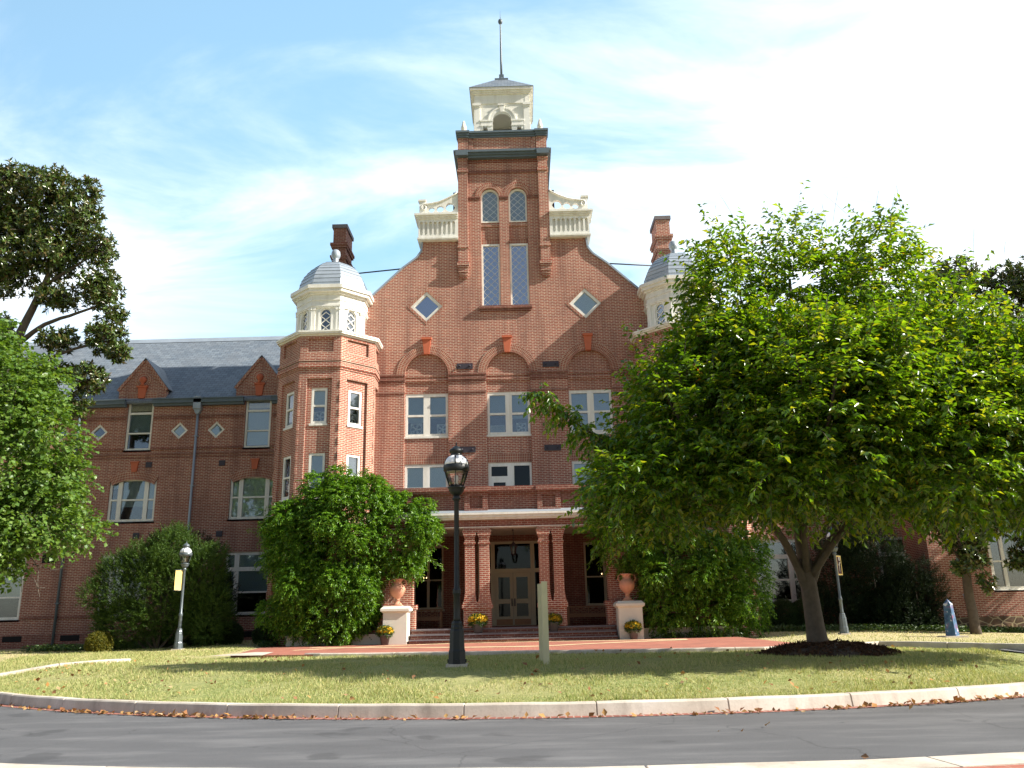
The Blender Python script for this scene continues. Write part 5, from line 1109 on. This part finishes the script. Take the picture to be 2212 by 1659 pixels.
# ---- street lamps
def lamp(x, y, z, lab, mat, sc=.97):
    t = empty('street_lamp', (x, y, z), lab, 'street lamp', 'lantern street lamps along the drive'); T = Matrix.Translation((x, y, z)) @ Matrix.Scale(sc, 4); b = M[mat]
    m = MB(); m.box(-.19, .19, -.19, .19, -.05, .05, T); m.build('footing', M['concrete'], t)
    m = MB(); m.lathe([(.168, .05), (.165, .09), (.16, .27), (.148, .30), (.146, .32), (.135, .62), (.13, .64), (.115, .66), (.118, .69), (.105, .73), (.108, .76), (.085, .80)], n=8, T=T, smooth=False, rot=PI/8)
    for k in range(4): m.box(*( (.15, .175, -.03, .03) if k == 0 else (-.175, -.15, -.03, .03) if k == 1 else (-.03, .03, .15, .175) if k == 2 else (-.03, .03, -.175, -.15)), .07, .13, T)
    m.build('base', b, t)
    m = MB(); pr = [(.08, .78), (.064, .86), (.062, 1.27), (.078, 1.29), (.082, 1.31), (.07, 1.33), (.082, 1.35), (.07, 1.37), (.053, 1.40), (.046, 3.0), (.06, 3.03), (.088, 3.06), (.06, 3.09), (.066, 3.12)]
    m.lathe(pr, n=16, T=T); m.build('pole', b, t)
    m = MB(); m.lathe([(.06, 3.11), (.11, 3.16), (.148, 3.22), (.146, 3.25), (.172, 3.265), (.17, 3.285), (.125, 3.30)], n=20, T=T); m.build('bowl', b, t)
    g = [(.126, 3.30), (.155, 3.38), (.19, 3.48), (.213, 3.57), (.217, 3.60)]
    m = MB(); m.lathe(g, n=24, T=T); m.build('lamp_glass', M['glass_lamp'], t)
    m = MB()
    for k in range(4): a = PI/4+k*PI/2+.78; m.tube([((r+.006)*math.cos(a), (r+.006)*math.sin(a), h) for r, h in g], .009, 6, T)
    m.lathe([(.228, 3.585), (.250, 3.60), (.253, 3.69), (.232, 3.715)], n=24, T=T); m.build('lantern_frame', b, t)
    m = MB(); m.lathe([(.045, 3.31), (.045, 3.36), (.028, 3.38), (.04, 3.43), (.035, 3.50), (.0, 3.53)], n=12, T=T); m.build('bulb', M['lamp_white'], t)
    d = [(.233, 3.713), (.225, 3.76), (.202, 3.815), (.168, 3.86), (.132, 3.89)]
    m = MB(); m.lathe(d, n=24, T=T); m.build('dome', M['lamp_white'], t)
    m = MB()
    for k in range(4): a = PI/4+k*PI/2+.78; m.tube([((r+.003)*math.cos(a), (r+.003)*math.sin(a), h) for r, h in d], .014, 6, T)
    m.lathe([(.135, 3.885), (.112, 3.92), (.104, 3.945), (.134, 3.955), (.136, 4.01), (.112, 4.03), (.08, 4.05), (.06, 4.075), (.025, 4.09), (.012, 4.10), (.016, 4.12), (.018, 4.135), (.004, 4.165)], n=20, T=T); m.build('finial_cap', b, t)
    return t
lamp(-.82, 16.15, gz(-.82, 16.15), 'tall black lamp post on the middle of the lawn, closest to the road', 'lamp_black', 1.015)
lamp(-10.8, 28, gz(-10.8, 28), 'dark lamp post coloured as sunlit, with a yellow banner in front of the juniper', 'lamp_sunlit', .835)
lamp(10.74, 28, gz(10.74, 28), 'slim dark lamp post coloured as sunlit, with a maroon banner right of the cherry trunk', 'lamp_sunlit', .835)
def banner(x, y, z0, z1, w, ang, s, lab, face, edge, mark):
    T = Matrix.Translation((x, y, 0)) @ Matrix.Rotation(ang, 4, 'Z'); t = empty('banner', (x, y, z0), lab, 'banner')
    m = MB(); a, b = sorted((s*.06, s*(.06+w))); n = 8; vs = []; fs = []
    for i in range(n+1):
        for q in range(2):
            for k in range(2): vs.append(((a, b)[q], .012*k+.03*math.sin(i/n*PI)*(q if s > 0 else 1-q), z0+(z1-z0)*i/n))
    for i in range(n):
        j = 4*i; fs += [(j, j+2, j+6, j+4), (j+1, j+5, j+7, j+3), (j, j+4, j+5, j+1), (j+2, j+3, j+7, j+6)]
    fs += [(0, 1, 3, 2), (4*n, 4*n+2, 4*n+3, 4*n+1)]
    m.add(vs, fs, T); m.build('cloth', M[face], t)
    m = MB()
    for z in (z0-.015, z1+.015): m.tube([(0, .006, z), (s*(.09+w), .006, z)], .012, 6, T)
    m.build('bracket', M['lamp_sunlit'], t)
    if edge:
        m = MB(); m.plate(rect(a, b, z0, z1), [rect(a+.035, b-.035, z0+.04, z1-.04)], -.012, -.003, T); m.build('border', M[edge], t)
    if mark:
        m = MB(); c = (a+b)/2
        m.prism([(c-.015, z0+.12), (c+.02, z0+.12), (c+.05, z0+.42), (c+.005, z0+.42)], -.01, -.004, 'y', T); m.prism(circ(c+.05, z0+.53, .075, 14), -.010, -.005, 'y', T); m.prism([(c-.06, z0+.34), (c+.11, z0+.44), (c+.12, z0+.40), (c-.05, z0+.30)], -.009, -.0055, 'y', T); m.build('emblem', M[mark], t)
banner(-10.8, 28, 2.38, 3.01, .21, R(36), -1, 'sunlit yellow banner on the left lamp post', 'banner_yellow', None, None)
banner(10.74, 28, 2.38, 3.01, .38, R(48), 1, 'maroon banner with yellow edging and a pale emblem on the right lamp post', 'banner_dark', 'banner_yellow', 'banner_pale')
t = empty('sign_post', (.84, 16.4, gz(.84, 16.4)), 'two beige square posts standing one behind the other in the lawn', 'post')
for x, y, h in ((.84, 16.4, 1.955), (.785, 17.3, 1.94)):
    m = MB(); m.lathe([(.056*1.414, .35), (.056*1.414, h-.012), (.048*1.414, h)], (x, y, 0), 4, None, 0, False, PI/4+.05); m.build('post', M['post_beige'], t)
t = empty('painted_obelisk', (13.7, 27, gz(13.7, 27)), 'waist-high obelisk painted in blue and pink patches on the lawn at the far right', 'obelisk'); z = gz(13.7, 27)
m = MB(); m.lathe([(.15*1.414, z+.04), (.10*1.414, z+.98), (.11*1.414, z+.99), (.0, z+1.16)], (13.7, 27, 0), 4, None, 0, False, PI/4+.75); m.build('shaft', M['mural'], t)
m = MB(); m.box(13.36, 14.04, 26.7, 27.3, z-.05, z+.05); m.build('plinth', M['concrete'], t)

# ---- flower pots, benches, lantern, things in the windows
def pot(x, y, z, r, h, fr, lab, ang):
    t = empty('flower_pot', (x, y, z), lab, 'flower pot', 'pots of yellow chrysanthemums at the steps')
    m = MB(); m.lathe([(r*.68, z), (r*.95, z+h*.86), (r*1.05, z+h*.86), (r*1.06, z+h), (r*.93, z+h), (r*.9, z+h*.93)], (x, y, 0), 20); m.build('pot', M['pot_grey'], t)
    c = (x, y, z+h+fr*.36); L = [(*c, fr, fr*.9, fr*.62)]
    P, D = lobes_pts(L, 420, .55); (V, F), _ = sprays(P, unit(D+rng.normal(size=D.shape)*.4), .07, 6, .1, .05, .022); fast_mesh('leaves', V, F, M['leaf_pot'], t)['kind'] = 'stuff'
    d = unit(np.abs(rng.normal(size=(430, 3)))*np.array([1, 1, .8])*np.where(rng.random((430, 3)) < .5, -1, 1)*np.array([1, 1, 0])+np.column_stack([np.zeros(430), np.zeros(430), rng.uniform(-.1, 1.2, 430)]))
    Pp = np.array(c)+d*np.array([fr, fr*.9, fr*.64])*1.03; V, F = rosettes(Pp, unit(d+np.array([0, 0, .3])), 8, .05, .032); fast_mesh('flowers', V, F, M['petal'], t)['kind'] = 'stuff'
pot(-4.08, 27.95, FZ, .175, .32, .25, 'pot of pale yellow chrysanthemums on the paving by the left pedestal', 0); pot(3.96, 27.95, FZ, .165, .30, .25, 'pot of yellow chrysanthemums on the paving by the right pedestal', 1)
pot(-1.10, 28.68, .79, .19, .30, .31, 'largest pot of chrysanthemums, on the steps by the left column pair', 2); pot(1.42, 28.68, .79, .18, .30, .25, 'pot of chrysanthemums on the steps by the right column pair, behind the beige posts', 3)
def bench(x, y, z, lab):
    t = empty('garden_bench', (x, y, z), lab, 'bench', 'lattice-backed benches in the porch'); w = .77
    m = MB(); m.box(x-w, x+w, y-.28, y+.2, z+.33, z+.36); m.box(x-w, x+w, y-.26, y-.22, z+.26, z+.33); m.build('seat', M['wood'], t)
    m = MB(); m.box(x-w, x+w, y+.2, y+.24, z+.62, z+.67); m.box(x-w, x+w, y+.2, y+.24, z+.36, z+.40); m.box(x-.02, x+.02, y+.2, y+.24, z+.4, z+.62)
    for s in (-1, 1):
        for q in (.72, .62, .55): m.box(x+s*q-.012, x+s*q+.012, y+.21, y+.23, z+.4, z+.62)
        a, b = sorted((x+s*.04, x+s*.54)); mz = z+.51; mx_ = (a+b)/2
        for (x0, z0, x1, z1, k) in ((a, z+.4, b, z+.62, 0), (a, z+.62, b, z+.4, 1), (a, mz, mx_, z+.62, 2), (mx_, z+.62, b, mz, 3), (a, mz, mx_, z+.4, 4), (mx_, z+.4, b, mz, 5)):
            L = math.hypot(x1-x0, z1-z0); nx, nz = -(z1-z0)/L*.011, (x1-x0)/L*.011; m.prism([(x0-nx, z0-nz), (x1-nx, z1-nz), (x1+nx, z1+nz), (x0+nx, z0+nz)], y+.209+k*.0015, y+.231-k*.0015)
    m.build('lattice_back', M['wood'], t)
    for s in (-1, 1):
        for yy, h in ((y-.24, .56), (y+.22, .67)): m = MB(); m.box(x+s*w-.03, x+s*w+.03, yy-.025, yy+.025, z, z+h); m.build('leg', M['wood'], t)
        m = MB(); m.box(x+s*w-.035, x+s*w+.035, y-.3, y+.19, z+.56, z+.59); m.build('armrest', M['wood'], t)
bench(-3.42, 32, .953, 'teak bench with a lattice back under the left porch window'); bench(2.86, 32, .953, 'teak bench with a lattice back under the right porch window')
t = empty('hanging_lantern', (.11, 31, 3.49), 'black iron lantern hanging in front of the entrance doors', 'lantern'); m = MB(); m.tube([(.11, 31, 4.40), (.11, 31, 3.95)], .012, 6); m.lathe([(.06, 4.37), (.02, 4.40)], (.11, 31, 0), 10); m.build('chain', M['iron'], t)
m = MB(); m.lathe([(.02, 3.96), (.04, 3.92), (.15, 3.80), (.15, 3.78), (.13, 3.78)], (.11, 31, 0), 6, None, 0, False)
for k in range(6): a = k*PI/3; m.tube([(.11+.125*math.cos(a), 31+.125*math.sin(a), 3.79), (.11+.075*math.cos(a), 31+.075*math.sin(a), 3.50)], .010, 5)
m.lathe([(.085, 3.51), (.08, 3.48), (.0, 3.46)], (.11, 31, 0), 6, None, 0, False); m.build('cage', M['iron'], t)
m = MB(); m.lathe([(.115, 3.78), (.07, 3.51)], (.11, 31, 0), 6, None, 0, False); m.build('lantern_glass', M['glass_lamp'], t)
def fan(x, y, z, s, lab, rot=0., kind='box_fan', w=None):
    T = Matrix.Translation((x, y, z)) @ Matrix.Rotation(rot, 4, 'Z'); w = w or s
    t = empty(kind, (x, y, z), lab, 'fan' if kind == 'box_fan' else 'air conditioner', 'appliances in the upper windows')
    m = MB(); m.plate(rect(-w/2, w/2, 0, s), [circ(0, s/2, s*.44, 24)] if kind == 'box_fan' else [rect(-w*.42, w*.42, .04, s-.04)], -.05, .05, T); m.build('housing', M['fan_grey'], t)
    m = MB()
    if kind == 'box_fan':
        for k in range(5): a = k*2*PI/5; m.prism([(.03*math.cos(a-.5), s/2+.03*math.sin(a-.5)), (s*.40*math.cos(a-.28), s/2+s*.40*math.sin(a-.28)), (s*.40*math.cos(a+.28), s/2+s*.40*math.sin(a+.28)), (.03*math.cos(a+.5), s/2+.03*math.sin(a+.5))], -.012+.001*k, .01+.001*k, 'y', T)
        m.prism(circ(0, s/2, .05, 12), -.03, .03, 'y', T); m.build('blades', M['fan_grey'], t)
    else:
        for k in range(6): z_ = .05+k*(s-.1)/6; m.box(-w*.41, w*.41, -.03, .02, z_, z_+.018, T)
        m.build('grille', M['fan_grey'], t)
fan(-6.97, 29.92, 8.40, .40, 'box fan in the upper front window of the left turret'); c, s_ = math.cos(PI/4), math.sin(PI/4)
fan(-6.97+1.53*s_, 31.45-1.53*c, 8.40, .40, 'box fan in the upper window on the sunny side of the left turret', PI/4)
fan(-3.62, YR+.17, 8.25, .46, 'box fan in the left light of the leftmost third-floor gable window'); fan(-2.60, YR+.17, 8.25, .40, 'box fan in the right light of the leftmost third-floor gable window'); fan(.52, YR+.17, 8.25, .38, 'box fan in the right light of the middle gable window')
fan(-.42, YR+.17, 8.25, .30, 'white air conditioner in the left light of the middle gable window', 0, 'air_conditioner', .56)
def chandelier(x, y, z, lab):
    t = empty('chandelier', (x, y, z), lab, 'chandelier', 'lit chandeliers indoors'); m = MB(); m.tube([(x, y, z+.5), (x, y, z)], .012, 6); m.lathe([(.03, z-.05), (.05, z), (.02, z+.06)], (x, y, 0), 10)
    for k in range(5): a = k*2*PI/5+.3; m.tube([(x, y, z-.02), (x+.13*math.cos(a), y+.05*math.sin(a), z-.06), (x+.24*math.cos(a), y+.1*math.sin(a), z+.02)], .008, 5)
    m.build('arms', M['iron'], t)
    for k in range(5):
        a = k*2*PI/5+.3; m = MB(); m.lathe([(.012, 0), (.022, .02), (.016, .045), (.0, .06)], (x+.24*math.cos(a), y+.1*math.sin(a), z+.02), 8); m.build('bulb', M['bulb'], t)
bm = Mat('bulb_glow'); bm.p.inputs['Emission Color'].default_value = (1, .62, .3, 1); bm.p.inputs['Emission Strength'].default_value = 12; M['bulb'] = bm.m
chandelier(3.78, 33.62, 2.80, 'lit chandelier glowing behind the right porch window'); chandelier(-3.62, 33.62, 2.80, 'lit chandelier glowing behind the left porch window')
